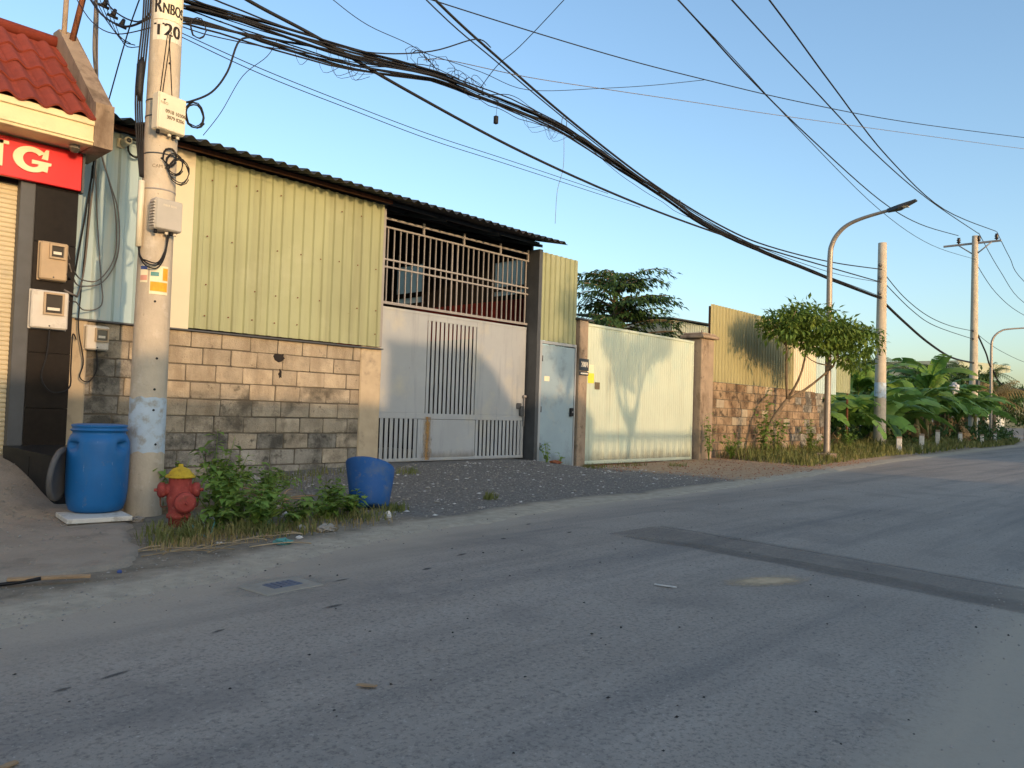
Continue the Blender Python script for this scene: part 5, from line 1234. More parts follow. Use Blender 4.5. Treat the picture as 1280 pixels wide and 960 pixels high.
# ------------------------------------------------------------------ barrels, hydrant
def drum_profile(): return [(0.0, 0.0), (0.19, 0.0), (0.225, 0.02), (0.245, 0.08), (0.258, 0.18), (0.262, 0.36), (0.262, 0.50), (0.2618, 0.55), (0.261, 0.565), (0.2605, 0.58), (0.260, 0.595), (0.259, 0.61), (0.258, 0.625), (0.256, 0.64), (0.254, 0.65), (0.235, 0.70), (0.222, 0.715), (0.222, 0.735), (0.236, 0.74), (0.236, 0.755), (0.226, 0.76), (0.226, 0.775), (0.234, 0.78), (0.234, 0.795), (0.215, 0.80), (0.21, 0.79), (0.21, 0.70), (0.0, 0.69)]
BX, BY = 2.62, 7.72
bz = gz(BX, BY) + 0.03
brl = thing('plastic_barrel', (BX, BY, bz + 0.045), 'tall blue plastic barrel standing by the concrete pole', 'barrel')
pa = math.atan2(-BY, -BX)
def grip(p, a, h, r_):
    if 0.56 < h < 0.645:
        for g0 in (pa - 0.95, pa + 0.85):
            d = abs((a - g0 + math.pi) % (2 * math.pi) - math.pi)
            k = max(0, 1 - (d / 0.24) ** 4) * min(1, (0.65 - h) / 0.012) * min(1, (h - 0.555) / 0.05)
            if k > 0: k = 1 - 0.20 * k; return (p[0] * k, p[1] * k, p[2])
    return p
q = MB(); prof = drum_profile(); q.lathe(prof, 72, deform=grip); fixn(q.build('body', 'barrel_blue', brl))
q = MB(); q.lathe([(0.238, 0.745), (0.244, 0.748), (0.244, 0.752), (0.238, 0.755)], 32); q.build('rim_ring', 'barrel_blue', brl)
q = MB(); q.lathe([(0.001, 0.803), (0.20, 0.803), (0.214, 0.80)], 32); fixn(q.build('lid', 'barrel_blue', brl))
lid = thing('barrel_lid', (2.32, 7.78, bz + 0.03), 'grey round lid leaning between the barrel and the black block', 'lid')
q = MB(); q.lathe([(0.001, -0.012), (0.225, -0.012), (0.24, -0.02), (0.245, 0.0), (0.24, 0.02), (0.20, 0.02), (0.19, 0.010), (0.001, 0.010)], 28, (0, 0, 0), 'x'); dsk = fixn(q.build('disc', 'lid_grey', lid)); dsk.location = (0, 0, 0.36); dsk.rotation_euler = (0, R(6), R(-36))
q = MB(); q.lathe([(0.10, -0.014), (0.11, -0.02), (0.12, -0.014)], 24, (0, 0, 0), 'x'); rg = fixn(q.build('pressed_ring', 'lid_grey', lid)); rg.location = (0, 0, 0.36); rg.rotation_euler = (0, R(6), R(-36))
q = MB(); q.bbox(-0.28, 0.24, -0.26, 0.26, 0, 0.042, 0.004); o = fixn(q.build('white_board', 'paint_white')); o.location = (2.56, 7.52, bz); o.rotation_euler = (0, 0, R(-7)); tag(o, 'dirty white board lying under the blue barrel', 'board')
# cut barrel
cb = thing('cut_barrel', (5.22, 7.02, gz(5.22, 7.02) - 0.02), 'cut-off blue barrel half sunk and tilted at the gravel edge', 'barrel')
q = MB(); prof = [(0.0, 0.02), (0.18, 0.0), (0.205, 0.03), (0.235, 0.2), (0.262, 0.40), (0.275, 0.50), (0.272, 0.515), (0.262, 0.51), (0.225, 0.2), (0.19, 0.04), (0.0, 0.04)]
q.lathe(prof, 32, deform=lambda p, a, h, r_: (p[0], p[1], p[2] + (0.05 * math.cos(a - 2.6) if h > 0.35 else 0))); bo = fixn(q.build('body', 'barrel_blue_dirty', cb)); bo.rotation_euler = (R(-20), R(13), 0)
# hydrant
HX, HY = 3.07, 6.98
hy = thing('fire_hydrant', (HX, HY, gz(HX, HY) - 0.02), 'red fire hydrant with a yellow bonnet standing in weeds', 'hydrant')
HS = 1.0
q = MB(); q.lathe([(0.0, 0.0), (0.085, 0.0), (0.085, 0.09), (0.105, 0.095), (0.105, 0.125), (0.09, 0.13), (0.092, 0.18), (0.108, 0.24), (0.112, 0.33), (0.100, 0.37), (0.096, 0.44), (0.10, 0.455), (0.0, 0.456)], 24); fixn(q.build('barrel', 'hydrant_red', hy))
q = MB(); q.lathe([(0.11, 0.452), (0.128, 0.455), (0.128, 0.47), (0.105, 0.482), (0.095, 0.502), (0.072, 0.53), (0.036, 0.546), (0.022, 0.55), (0.020, 0.575), (0.0, 0.576)], 20); fixn(q.build('bonnet', 'hydrant_yellow', hy))
for k in range(6):
    a = k * math.pi / 3; q = MB(); q.lathe([(0.008, 0.475), (0.008, 0.487), (0.0, 0.488)], 6, (0.116 * math.cos(a), 0.116 * math.sin(a), 0)); q.build('bolt', 'hydrant_yellow', hy)
tov = Vector((-HX, -HY, 0)).normalized(); side = Vector((-tov.y, tov.x, 0)) * -1
def nozzle(d, z, r_, ln, cap_r, name):
    d = d.normalized(); c_ = Vector((0, 0, z))
    q = MB(); q.tube([c_ + d * 0.05, c_ + d * ln], [r_, r_ * 0.95], 16); n_ = q.build(name, 'hydrant_red', hy)
    q = MB(); q.tube([c_ + d * (ln - 0.015), c_ + d * (ln - 0.01), c_ + d * (ln + 0.03), c_ + d * (ln + 0.045)], [cap_r * 0.7, cap_r, cap_r, cap_r * 0.7], 16); q.build('cap', 'hydrant_red', n_)
    q = MB(); q.tube([c_ + d * (ln + 0.04), c_ + d * (ln + 0.075)], [0.018, 0.014], 5); q.build('cap_nut', 'hydrant_red', n_)
rgt = Vector((0.915, -0.402, 0))
nozzle(-rgt + tov * 0.15, 0.345, 0.056, 0.14, 0.068, 'nozzle')
nozzle(rgt + tov * 0.15, 0.345, 0.056, 0.125, 0.066, 'nozzle')
nozzle(tov + rgt * 0.35, 0.24, 0.078, 0.135, 0.094, 'pump_nozzle')
q = MB()
for (d, z) in ((-rgt, 0.335), (rgt, 0.335), (tov + rgt * 0.35, 0.25)):
    d = d.normalized(); p0 = d * 0.16 + Vector((0, 0, z - 0.05)); q.tube(catmull([p0, p0 + Vector((0, 0, -0.09)) - d * 0.01, d * 0.10 + Vector((0, 0, z - 0.14))], 5), 0.006, 5)
q.build('chain', 'steel_rust', hy)

# ------------------------------------------------------------------ road details
mh = thing('manhole', (2.6, 4.39, road_z(2.6, 4.39) - 0.006), 'square concrete road box with a blue-grey iron cover', 'manhole', rz=R(4))
q = MB(); q.bbox(-0.21, 0.21, -0.16, 0.15, -0.1, 0.016, 0.006); fixn(q.build('frame', 'manhole_frame', mh))
q = MB(); q.bbox(-0.09, 0.12, -0.06, 0.075, 0.01, 0.0205, 0.003); cv = fixn(q.build('cover', 'manhole_iron', mh))
for i in range(5):
    q = MB(); q.box(-0.075 + i * 0.04, -0.055 + i * 0.04, -0.05, 0.065, 0.0205, 0.0245); fixn(q.build('rib', 'manhole_iron', cv))
film('road_dust', 2.62, 4.42, 0.5, 0.4, 0.1, 'dust_film', 'ragged dusty patch around the square road box', 0.003)
film('road_sand', 5.27, 2.43, 0.50, 0.20, -0.35, 'sand_film', 'small pale spill of sand on the road', 0.004)
soft_material('tar_film', (84, 82, 80), 3.0, 0.7, 1.3, 0.7)
rm_ = random.Random(44)
for k in range(11):
    x = rm_.uniform(0.9, 6.0); y = interp(x, [(0.9, 3.7), (6, 5.2)]) + rm_.uniform(-0.5, 0.4)
    film('road_stain', x, y, rm_.uniform(0.05, 0.11), rm_.uniform(0.02, 0.04), 0.25 + rm_.uniform(-0.2, 0.2), 'tar_film', 'dark tar fleck in the row along the left wheel track', 0.0025)
def scrap(name, x, y, sx, sy, m, label, cat, rz, z=0.012, h=0.006, seed=0):
    rr = random.Random(seed); n = 9
    top = [(sx / 2 * math.cos(a) * rr.uniform(0.75, 1.1), sy / 2 * math.sin(a) * rr.uniform(0.75, 1.1)) for a in [2 * math.pi * i / n for i in range(n)]]
    v = [(p[0], p[1], 0) for p in top] + [(p[0] * 0.95, p[1] * 0.95, h * rr.uniform(0.5, 1.5)) for p in top]
    f = [tuple(reversed(range(n))), tuple(range(n, 2 * n))] + [(i, (i + 1) % n, n + (i + 1) % n, n + i) for i in range(n)]
    mb = MB(); mb.add(v, f); o = mb.build(name, m); o.location = (x, y, z + max(0, gz(x, y))); o.rotation_euler = (0, 0, rz); return tag(o, label, cat)
scrap('wood_chip', 1.94, 2.58, 0.10, 0.030, 'wood', 'pale wood chip lying on the asphalt in the foreground', 'litter', R(-50), z=0.016, seed=1)
scrap('wood_chip', 4.52, 2.80, 0.16, 0.03, 'rag_white', 'thin white scrap on the road left of the sand spill', 'litter', R(-75), z=0.016, seed=2)
scrap('paper_scrap', 0.72, 2.75, 0.07, 0.03, 'wood', 'small tan scrap on the road at lower left', 'litter', R(10), z=0.014, seed=3)
q = MB(); q.bbox(-0.22, 0.22, -0.025, 0.025, 0, 0.018, 0.003); o = fixn(q.build('wood_plank', 'wood')); o.location = (1.55, 5.28, gz(1.55, 5.28) + 0.03); o.rotation_euler = (0, R(1), R(-20)); tag(o, 'flat wooden batten lying at the edge of the concrete ramp', 'plank')
tubes('black_hose', [(1.0, 5.2, 0.03), (1.2, 5.32, 0.03), (1.36, 5.33, 0.03), (1.5, 5.27, 0.05)], 0.012, 'black_rubber', 'black hose end beside the wooden batten', 'hose')
def crumple(name, x, y, s, m, label, cat, seed, flat=0.7):
    bm = bmesh.new(); bmesh.ops.create_icosphere(bm, subdivisions=3, radius=1.0)
    for v in bm.verts:
        k = 1 + 0.45 * mnoise.noise(v.co * 2.2 + Vector((seed * 3.1, 0, 0))) + 0.25 * mnoise.noise(v.co * 5 + Vector((0, seed, 0)))
        v.co = Vector((v.co.x * k * s, v.co.y * k * s * 0.8, v.co.z * k * s * flat))
    me = bpy.data.meshes.new(name); bm.to_mesh(me); bm.free(); me.materials.append(MATS[m])
    o = bpy.data.objects.new(name, me); link(o); o.location = (x, y, gz(x, y) + s * flat * 0.6); o.rotation_euler = (0, 0, seed); return tag(o, label, cat)
crumple('crumpled_paper', 4.95, 6.35, 0.042, 'rag_white', 'crumpled white paper below the cut-off barrel', 'litter', 1, 1.0)
crumple('plastic_bag', 3.24, 6.72, 0.075, 'rag_white', 'dirty white plastic bag at the foot of the hydrant', 'litter', 2, 0.8)
crumple('rock', 4.02, 6.05, 0.085, 'stone', 'flat grey rock in front of the weeds near the road', 'rock', 3, 0.5)
crumple('rock', 3.85, 6.2, 0.05, 'stone', 'smaller pale rock left of the flat grey rock', 'rock', 4, 0.6)
crumple('rock', 5.0, 9.2, 0.09, 'stone', 'pale stone leaning at the foot of the block wall', 'rock', 5, 1.0)
crumple('rock', 2.86, 7.36, 0.055, 'stone', 'rough stone at the foot of the concrete pole', 'rock', 6, 0.6)
crumple('plastic_bag', 4.35, 7.5, 0.07, 'rag_white', 'pale plastic bag caught in the weeds by the wall', 'litter', 7, 0.6)
crumple('plastic_scrap', 3.75, 6.6, 0.06, 'plastic_teal', 'teal plastic scrap half hidden in the weeds', 'litter', 8, 0.5)
def ribbon(name, pts, w_, m, label, cat):
    mb = MB(); v = []; f = []; P = catmull(pts, 4)
    for i, p in enumerate(P):
        t = (P[min(i + 1, len(P) - 1)] - P[max(i - 1, 0)]); s_ = Vector((-t.y, t.x, 0.3)).normalized() * w_ * (1 - 0.5 * abs(i / len(P) - 0.4))
        for o_ in (0, 0.003):
            v += [tuple(p - s_ + Vector((0, 0, o_))), tuple(p + s_ + Vector((0, 0, o_)))]
    for i in range(len(P) - 1):
        a = 4 * i; f += [(a, a + 1, a + 5, a + 4), (a + 2, a + 6, a + 7, a + 3), (a, a + 4, a + 6, a + 2), (a + 1, a + 3, a + 7, a + 5)]
    mb.add(v, f); o = fixn(mb.build(name, m)); return tag(o, label, cat)
ribbon('plastic_strip', [(2.95, 6.45, 0.10), (2.97, 6.3, 0.03), (3.03, 6.28, 0.03), (3.14, 6.42, 0.12)], 0.013, 'plastic_teal', 'bent teal plastic strip in the grass in front of the hydrant', 'litter')
crumple('plastic_scrap', 3.36, 5.68, 0.07, 'plastic_teal', 'crumpled teal plastic at the road edge below the weeds', 'litter', 21, 0.45)
crumple('paper_scrap', 3.62, 5.85, 0.03, 'rag_white', 'small white paper left of the flat grey rock', 'litter', 22, 0.5)
crumple('paper_scrap', 2.95, 5.95, 0.035, 'rag_white', 'pale paper among the dry twigs', 'litter', 23, 0.4)
crumple('bottle_cap', 1.98, 5.35, 0.016, 'poster_blue', 'tiny blue cap on the ground left of the twigs', 'litter', 24, 0.8)
crumple('plastic_bag', 4.15, 6.95, 0.05, 'rag_white', 'pale wrapper among the low weeds in the middle', 'litter', 25, 0.6)
crumple('rock', 4.4, 8.3, 0.07, 'stone', 'tan stone beside the dry stalk heap', 'rock', 26, 0.8)
crumple('rock', 11.6, 9.7, 0.12, 'brick_red', 'flat broken brick in front of the blue-grey door', 'rock', 27, 0.3)
crumple('rock', 12.1, 9.6, 0.10, 'rag_white', 'pale plaster lump in front of the blue-grey door', 'rock', 28, 0.3)
# twigs at the verge edge
rt_ = random.Random(12)
for i in range(14):
    x = rt_.uniform(2.25, 3.4); y = interp(x, [(2.2, 5.75), (3.4, 5.85)]) + rt_.uniform(-0.2, 0.25); a = rt_.uniform(-0.5, 0.7); L = rt_.uniform(0.2, 0.55)
    d = Vector((math.cos(a), math.sin(a), 0)); p = Vector((x, y, gz(x, y) + 0.015))
    o = tubes('dry_twig', [p, p + d * L * 0.4 + Vector((0, 0.02, 0.012)), p + d * L * 0.7 + Vector((0, -0.02, 0.02)), p + d * L], [0.006] * 13 if False else 0.005, 'twig', 'thin dry twig lying in the scatter at the road edge below the hydrant', 'twig', k=4, group='dry twigs at the road edge')
for i in range(12):
    a = rt_.uniform(0, 6.28); c_ = Vector((4.5, 7.7, gz(4.5, 7.7) + 0.05)); d = Vector((math.cos(a), math.sin(a), rt_.uniform(0.1, 0.7)))
    tubes('dry_stalk', [c_ + d * 0.03, c_ + d * 0.2, c_ + d * rt_.uniform(0.3, 0.5) + Vector((0, 0, -0.06))], 0.008, 'wood', 'tan dry stalk in the heap between weeds and cut-off barrel', 'stalk', k=4, group='dry stalks heaped by the weeds')
# white chips, pebbles and gravel
def scatter(name, n, region, size, m, label, seed, flat=0.6):
    rr = random.Random(seed); mb = MB()
    oc = [(1, 0, 0), (-1, 0, 0), (0, 1, 0), (0, -1, 0), (0, 0, 1), (0, 0, -0.6)]; of = [(0, 2, 4), (2, 1, 4), (1, 3, 4), (3, 0, 4), (2, 0, 5), (1, 2, 5), (3, 1, 5), (0, 3, 5)]
    for _ in range(n):
        x, y = region(rr); s_ = rr.uniform(*size) * rr.uniform(0.5, 1.0); a = rr.uniform(0, 6.28); ca, sa = math.cos(a), math.sin(a)
        k = [rr.uniform(0.6, 1.2) for _ in oc]; z = gz(x, y) if y > edge_l(x) - 0.2 else 0.012
        mb.add([(x + s_ * k[i] * (p[0] * ca - p[1] * sa), y + s_ * k[i] * (p[0] * sa + p[1] * ca) * 0.8, z + s_ * flat * k[i] * p[2] + s_ * 0.2) for i, p in enumerate(oc)], of)
    o = mb.build(name, m); return tag(o, label, 'gravel', kind='stuff')
def reg_gate(rr):
    x = rr.uniform(4.8, 14); e = edge_l(x); return x, e + 0.4 + (10.3 - e - 0.4) * rr.random() ** 0.9
scatter('gravel', 5200, reg_gate, (0.008, 0.024), 'pebble', 'loose grey chippings in front of the grey gate', 1)
scatter('gravel', 260, reg_gate, (0.02, 0.05), 'rag_white', 'scattered white plaster chips in front of the grey gate', 2, 0.3)
scatter('gravel', 200, reg_gate, (0.03, 0.06), 'stone', 'larger loose stones among the chippings by the grey gate', 8, 0.5)
def reg_sand(rr):
    x = rr.uniform(13, 24); e = edge_l(x); return x, e + 0.2 + (10.2 - e) * rr.random()
scatter('gravel', 1500, reg_sand, (0.01, 0.035), 'brick_red', 'reddish rubble on the sand by the pale gate', 3)
def reg_left(rr):
    x = rr.uniform(0.6, 5.0); e = edge_l(x); return x, e + rr.uniform(-0.3, 1.6)
scatter('gravel', 1500, reg_left, (0.005, 0.014), 'pebble', 'fine grit along the left road edge', 4)
def reg_ramp(rr):
    x = rr.uniform(0.8, 2.4); return x, 5.7 + 3.6 * rr.random() ** 0.5
def scatter_ramp():
    rr = random.Random(5); mb = MB()
    for _ in range(700):
        x, y = reg_ramp(rr); s_ = rr.uniform(0.006, 0.018); z = gz(x, y) + ramp_z(x, y) + 0.03
        mb.add([(x + s_, y, z), (x - s_ * .5, y + s_, z), (x - s_ * .6, y - s_, z), (x, y, z + s_ * 0.7)], [(0, 1, 3), (1, 2, 3), (2, 0, 3)])
    tag(mb.build('gravel', 'manhole_frame'), 'pale chips strewn over the concrete ramp', 'gravel', kind='stuff')
scatter_ramp()
def reg_sh(rr):
    x = rr.uniform(1.5, 9); return x, edge_r(x) + 0.25 - 1.2 * rr.random() ** 1.5
scatter('gravel', 700, reg_sh, (0.005, 0.015), 'pebble', 'grit on the near dirt shoulder', 6)
def reg_rd(rr):
    x = rr.uniform(0.8, 16); a, b_ = edge_r(x), edge_l(x); return x, rr.uniform(a, b_)
scatter('grit', 420, reg_rd, (0.004, 0.016), 'ink', 'dark crumbs and grit strewn over the asphalt', 7, 0.5)

# ------------------------------------------------------------------ plants
def leaf_quad(mb, p, d, n_, L, Wd, droop=0.2):
    d = d.normalized(); s_ = d.cross(n_)
    if s_.length < 1e-4: s_ = d.orthogonal()
    s_.normalize(); n2 = s_.cross(d)
    a = p; b1_ = p + d * L * 0.45 + s_ * Wd * 0.5; b2_ = p + d * L * 0.45 - s_ * Wd * 0.5; c_ = p + d * L - n2 * L * droop
    m_ = p + d * L * 0.5 - n2 * L * 0.06
    mb.add([a, b1_, c_, b2_, m_], [(0, 1, 4), (1, 2, 4), (2, 3, 4), (3, 0, 4)])
def rdir(rr, zmin=-1, zmax=1):
    z = rr.uniform(zmin, zmax); a = rr.uniform(0, 6.283); k = math.sqrt(max(0, 1 - z * z)); return Vector((k * math.cos(a), k * math.sin(a), z))

def limb(mb, p0, p1, r0_, r1_, rr, bend=0.12, n=5):
    p0, p1 = Vector(p0), Vector(p1); L = (p1 - p0).length; pts = []
    off = rdir(rr) * L * bend
    for i in range(n + 1):
        t = i / n; pts.append(p0.lerp(p1, t) + off * math.sin(math.pi * t))
    mb.tube(pts, [r0_ + (r1_ - r0_) * i / n for i in range(n + 1)], 8)
    return pts

def leafy_clumps(mb, centres, rr, per, spread, L, Wd, flat=0.6, droop=0.3):
    for c_ in centres:
        c_ = Vector(c_)
        for _ in range(per):
            o = rdir(rr); k = rr.random() ** 0.5 * spread
            p = c_ + Vector((o.x * k, o.y * k, o.z * k * flat))
            d = (o + Vector((0, 0, rr.uniform(-0.6, 0.15))) + rdir(rr) * 0.5)
            leaf_quad(mb, p, d, Vector((0, 0, 1)) + rdir(rr) * 0.5, L * rr.uniform(0.7, 1.25), Wd * rr.uniform(0.7, 1.2), droop)

# the leaning tree at the far wall
lt = thing('leaning_tree', (21.3, 9.95, 0), 'leafy tree leaning out from the block wall around the street lamp', 'tree')
lt.location = (0, 0, 0)
rr = random.Random(31); tb = MB()
j0 = Vector((20.9, 9.95, 0.0)); j1 = Vector((21.25, 9.8, 1.0)); j2 = Vector((21.7, 9.5, 1.75)); 
tb.tube(catmull([j0, j1, j2], 4), [0.075, 0.07, 0.066, 0.062, 0.06, 0.058, 0.056, 0.054, 0.052], 8)
ends = []
for (e, r_) in (((20.9, 9.2, 3.2), 0.026), ((21.75, 9.0, 3.2), 0.026), ((22.5, 8.5, 2.75), 0.03)):
    ends.append((limb(tb, j2, e, 0.04, r_, rr, 0.10)[-1], r_))
for base, r_ in list(ends):
    for _ in range(6):
        tip = base + Vector((rr.uniform(-1.0, 1.2), rr.uniform(-0.6, 0.5), rr.uniform(0.15, 0.9)))
        limb(tb, base, tip, r_ * 0.7, 0.012, rr, 0.1, 4)
tb.build('trunk', 'bark', lt)
cm = MB(); centres = []
for _ in range(165):
    o = rdir(rr); k = (0.45 + 0.62 * rr.random())
    t = rr.uniform(-1, 1); 
    c_ = Vector((21.55 + 2.0 * o.x * k, 8.55 - 0.62 * o.x * k + 0.75 * o.y * k, 3.72 + 0.62 * o.z * k))
    c_.z += -0.16 * max(0, o.x * k) * 1.0 + 0.12 * nz(c_.x * 1.3, c_.y * 1.3)
    if c_.z < 3.05 and o.x < 0.1: c_.z = 3.05 + rr.random() * 0.2
    centres.append(c_)
leafy_clumps(cm, centres[:110], rr, 36, 0.26, 0.15, 0.07, 0.5); leafy_clumps(cm, centres[110:], rr, 30, 0.42, 0.21, 0.085, 0.7)
for _ in range(14):
    c_ = Vector((rr.uniform(22.2, 23.3), rr.uniform(7.6, 8.4), rr.uniform(2.75, 3.1))); leafy_clumps(cm, [c_], rr, 22, 0.28, 0.17, 0.075, 0.55)
cm.build('crown', 'leaf', lt)

# tree behind the pale gate: fan-like layered boughs
bt = thing('yard_tree', (0, 0, 0), 'dark layered tree rising behind the pale gate', 'tree')
rr = random.Random(41); tb = MB(); cm = MB()
base = Vector((22.3, 16.2, 0.0)); topp = Vector((22.0, 16.0, 5.9))
tb.tube([base, (22.25, 16.1, 2.2), (22.3, 16.0, 4.2), topp], [0.22, 0.18, 0.12, 0.05], 9)
for k in range(84):
    h = rr.uniform(2.9, 6.3); a = rr.uniform(0, 6.283); L = rr.uniform(1.4, 3.5) * (1.0 - 0.13 * (h - 3)); 
    st = Vector((22.3, 16.05, h - 0.5)); d = Vector((math.cos(a), math.sin(a), 0))
    lift = rr.uniform(0.1, 0.75)
    pts = [st + d * L * t + Vector((0, 0, lift * math.sin(t * 2.2) * 0.9)) for t in [i / 7 for i in range(8)]]
    tb.tube(pts, [0.035 * (1 - t / 8) + 0.006 for t in range(8)], 5)
    sd = Vector((-d.y, d.x, 0))
    for i in range(2, 8):
        for s_ in (-1, 1):
            for m_ in range(5):
                p = pts[i] + sd * s_ * 0.12 * m_ + d * rr.uniform(-0.15, 0.15) + Vector((0, 0, -0.03 * m_ * m_ * 0.3 + rr.uniform(-0.05, 0.05)))
                for _ in range(2):
                    leaf_quad(cm, p, d * 0.7 + sd * s_ * rr.uniform(0.2, 0.9) + Vector((0, 0, rr.uniform(-0.5, 0.1))), Vector((0, 0, 1)) + rdir(rr) * 0.35, rr.uniform(0.18, 0.30), rr.uniform(0.06, 0.10), 0.35)
tb.build('trunk', 'bark', bt); cm.build('crown', 'leaf_dark', bt)

# weeds round the hydrant
def weed(x, y, h, n_st, spread, seed, label, leafm='leaf_weed', L=0.12, nleaf=15):
    rr = random.Random(seed); z0 = gz(x, y)
    t = thing('weed_plant', (x, y, z0), label, 'weed', 'broad-leaved weeds by the hydrant')
    sm = MB(); lm = MB()
    for _ in range(n_st):
        a = rr.uniform(0, 6.283); hh = h * rr.uniform(0.5, 1.0); lean = rr.uniform(0.1, 1.0) * spread
        pts = [Vector((math.cos(a) * lean * (t_ ** 1.4), math.sin(a) * lean * (t_ ** 1.4), hh * t_)) + Vector((rr.uniform(-.02, .02), rr.uniform(-.02, .02), 0)) for t_ in [0, .25, .5, .75, 1]]
        sm.tube(pts, [0.009, 0.008, 0.006, 0.004, 0.002], 5)
        for k in range(nleaf):
            t_ = rr.uniform(0.2, 1.0); i = min(3, int(t_ * 4)); p = pts[i].lerp(pts[i + 1], t_ * 4 - i)
            d = rdir(rr, -0.25, 0.55); leaf_quad(lm, p, d, Vector((0, 0, 1)), L * rr.uniform(0.6, 1.3), L * rr.uniform(0.45, 0.75), 0.35)
    sm.build('stem', 'leaf_weed', t); lm.build('foliage', leafm, t); return t
WD = [(3.72, 7.6, 0.85, 8, 0.26, 'tallest broad-leaved weed right of the hydrant'), (3.45, 7.1, 0.50, 9, 0.36, 'bushy weed directly behind the hydrant'), (3.75, 6.7, 0.45, 9, 0.36, 'low bright weed between hydrant and road'), (4.15, 7.3, 0.52, 9, 0.38, 'leafy weed in the middle of the patch against the wall'), (3.5, 6.35, 0.34, 8, 0.32, 'short weed at the front of the patch'), (4.2, 8.3, 0.55, 8, 0.35, 'weed close to the block wall behind the patch'), (3.3, 8.4, 0.5, 8, 0.3, 'weed in shade behind the hydrant near the pole'), (4.75, 6.7, 0.36, 8, 0.32, 'low weed just left of the cut-off barrel'), (4.95, 7.35, 0.34, 7, 0.26, 'weed behind the cut-off barrel'), (3.25, 6.55, 0.24, 6, 0.25, 'small weed at the right foot of the hydrant'), (3.95, 6.45, 0.32, 9, 0.35, 'spreading weed behind the flat grey rock'), (4.45, 6.75, 0.34, 9, 0.36, 'spreading weed between the rock and the cut-off barrel'), (3.55, 6.75, 0.42, 9, 0.34, 'bright leafy weed right beside the hydrant bonnet'), (4.0, 7.9, 0.6, 8, 0.34, 'upright weed half way between patch and wall'), (3.4, 7.7, 0.55, 8, 0.3, 'dark weed between hydrant and wall'), (4.7, 8.4, 0.4, 7, 0.4, 'low weed at the wall above the dry stalks')]
for i, w_ in enumerate(WD): weed(*w_[:5], 100 + i, w_[5], L=0.11 if i else 0.13)
weed(11.98, 10.25, 0.55, 4, 0.15, 131, 'spindly weed at the left foot of the blue-grey door', L=0.10, nleaf=9)
weed(12.5, 10.3, 0.45, 2, 0.1, 132, 'thin weed against the blue-grey door', L=0.10, nleaf=7)
weed(18.2, 10.05, 1.3, 6, 0.35, 133, 'climbing weed at the foot of the capped post', L=0.12, nleaf=22)
weed(19.1, 9.9, 0.8, 8, 0.5, 134, 'bushy weed right of the capped post', L=0.12, nleaf=20)
weed(20.6, 9.7, 1.9, 7, 0.4, 135, 'tall leafy shoots at the trunk of the leaning tree', L=0.17, nleaf=24)
weed(21.6, 9.7, 1.4, 8, 0.5, 136, 'dense shoots right of the leaning trunk', L=0.16, nleaf=24)
weed(24.2, 9.8, 1.2, 9, 0.6, 137, 'scrub against the dark end of the block wall', L=0.15, nleaf=22)
weed(27.5, 9.9, 0.9, 9, 0.6, 138, 'scrub left of the bare-topped pole', L=0.15, nleaf=22)

def grass(name, n, region, h, wdt, m, label, seed, cat='grass'):
    rr = random.Random(seed); mb = MB()
    for _ in range(n):
        x, y = region(rr); z = gz(x, y) - 0.01; a = rr.uniform(0, 6.283); hh = h(x, y) * rr.uniform(0.5, 1.2); ln = rr.uniform(0.2, 0.9) * hh
        d = Vector((math.cos(a), math.sin(a), 0)); s_ = Vector((-d.y, d.x, 0)) * wdt * rr.uniform(0.6, 1.2)
        p = Vector((x, y, z)); m1 = p + d * ln * 0.35 + Vector((0, 0, hh * 0.65)); tp_ = p + d * ln + Vector((0, 0, hh * rr.uniform(0.7, 1.0)))
        mb.add([p - s_, p + s_, m1 + s_ * 0.7, m1 - s_ * 0.7, tp_], [(0, 1, 2, 3), (3, 2, 4)])
    return tag(mb.build(name, m), label, cat, kind='stuff')
def clump_region(cl):
    def f(rr):
        c_ = rr.choice(cl); a = rr.uniform(0, 6.283); k = rr.random() ** 0.7; return c_[0] + c_[2] * k * math.cos(a), c_[1] + c_[3] * k * math.sin(a)
    return f
G1 = [(2.95, 6.45, 0.42, 0.32), (2.75, 6.25, 0.3, 0.25), (3.3, 6.25, 0.5, 0.3), (3.6, 6.2, 0.5, 0.3), (3.15, 6.6, 0.5, 0.4), (4.4, 6.55, 0.45, 0.35), (4.7, 6.5, 0.4, 0.3), (4.0, 7.0, 0.7, 0.6), (3.6, 8.8, 0.9, 0.9), (5.0, 9.2, 1.0, 0.8), (5.3, 6.75, 0.25, 0.15), (4.75, 7.0, 0.35, 0.3)]
grass('grass', 1000, clump_region(G1[:5]), lambda x, y: 0.10 + 0.16 * abs(nz(x, y, 2, 2.5)), 0.006, 'grass', 'long grass tufts at the foot of the hydrant', 1)
grass('grass', 1000, clump_region(G1[5:]), lambda x, y: 0.08 + 0.22 * abs(nz(x, y, 2, 2.2)), 0.006, 'grass', 'thin grass between the weeds and the cut-off barrel', 6)
grass('grass', 800, clump_region([(3.2, 6.05, 0.7, 0.22), (4.2, 6.2, 0.7, 0.25), (2.75, 6.0, 0.35, 0.2), (4.3, 7.6, 0.5, 0.4)]), lambda x, y: 0.09, 0.004, 'grass_dry', 'dry straw-coloured grass along the road edge', 2)
def reg_far(rr):
    x = 19 + 13 * rr.random(); e = edge_l(x); return x, e + 0.7 + (10.3 - e - 0.7) * rr.random()
grass('grass', 6500, reg_far, lambda x, y: (0.10 + 0.55 * abs(nz(x, y, 4, 1.1))) * (1 if y < 9.4 else 1.3), 0.012, 'grass', 'rough grass along the foot of the block wall', 3)
def reg_far2(rr):
    x = 30 + 50 * rr.random(); e = edge_l(x); return x, e + 0.5 + 4.5 * rr.random()
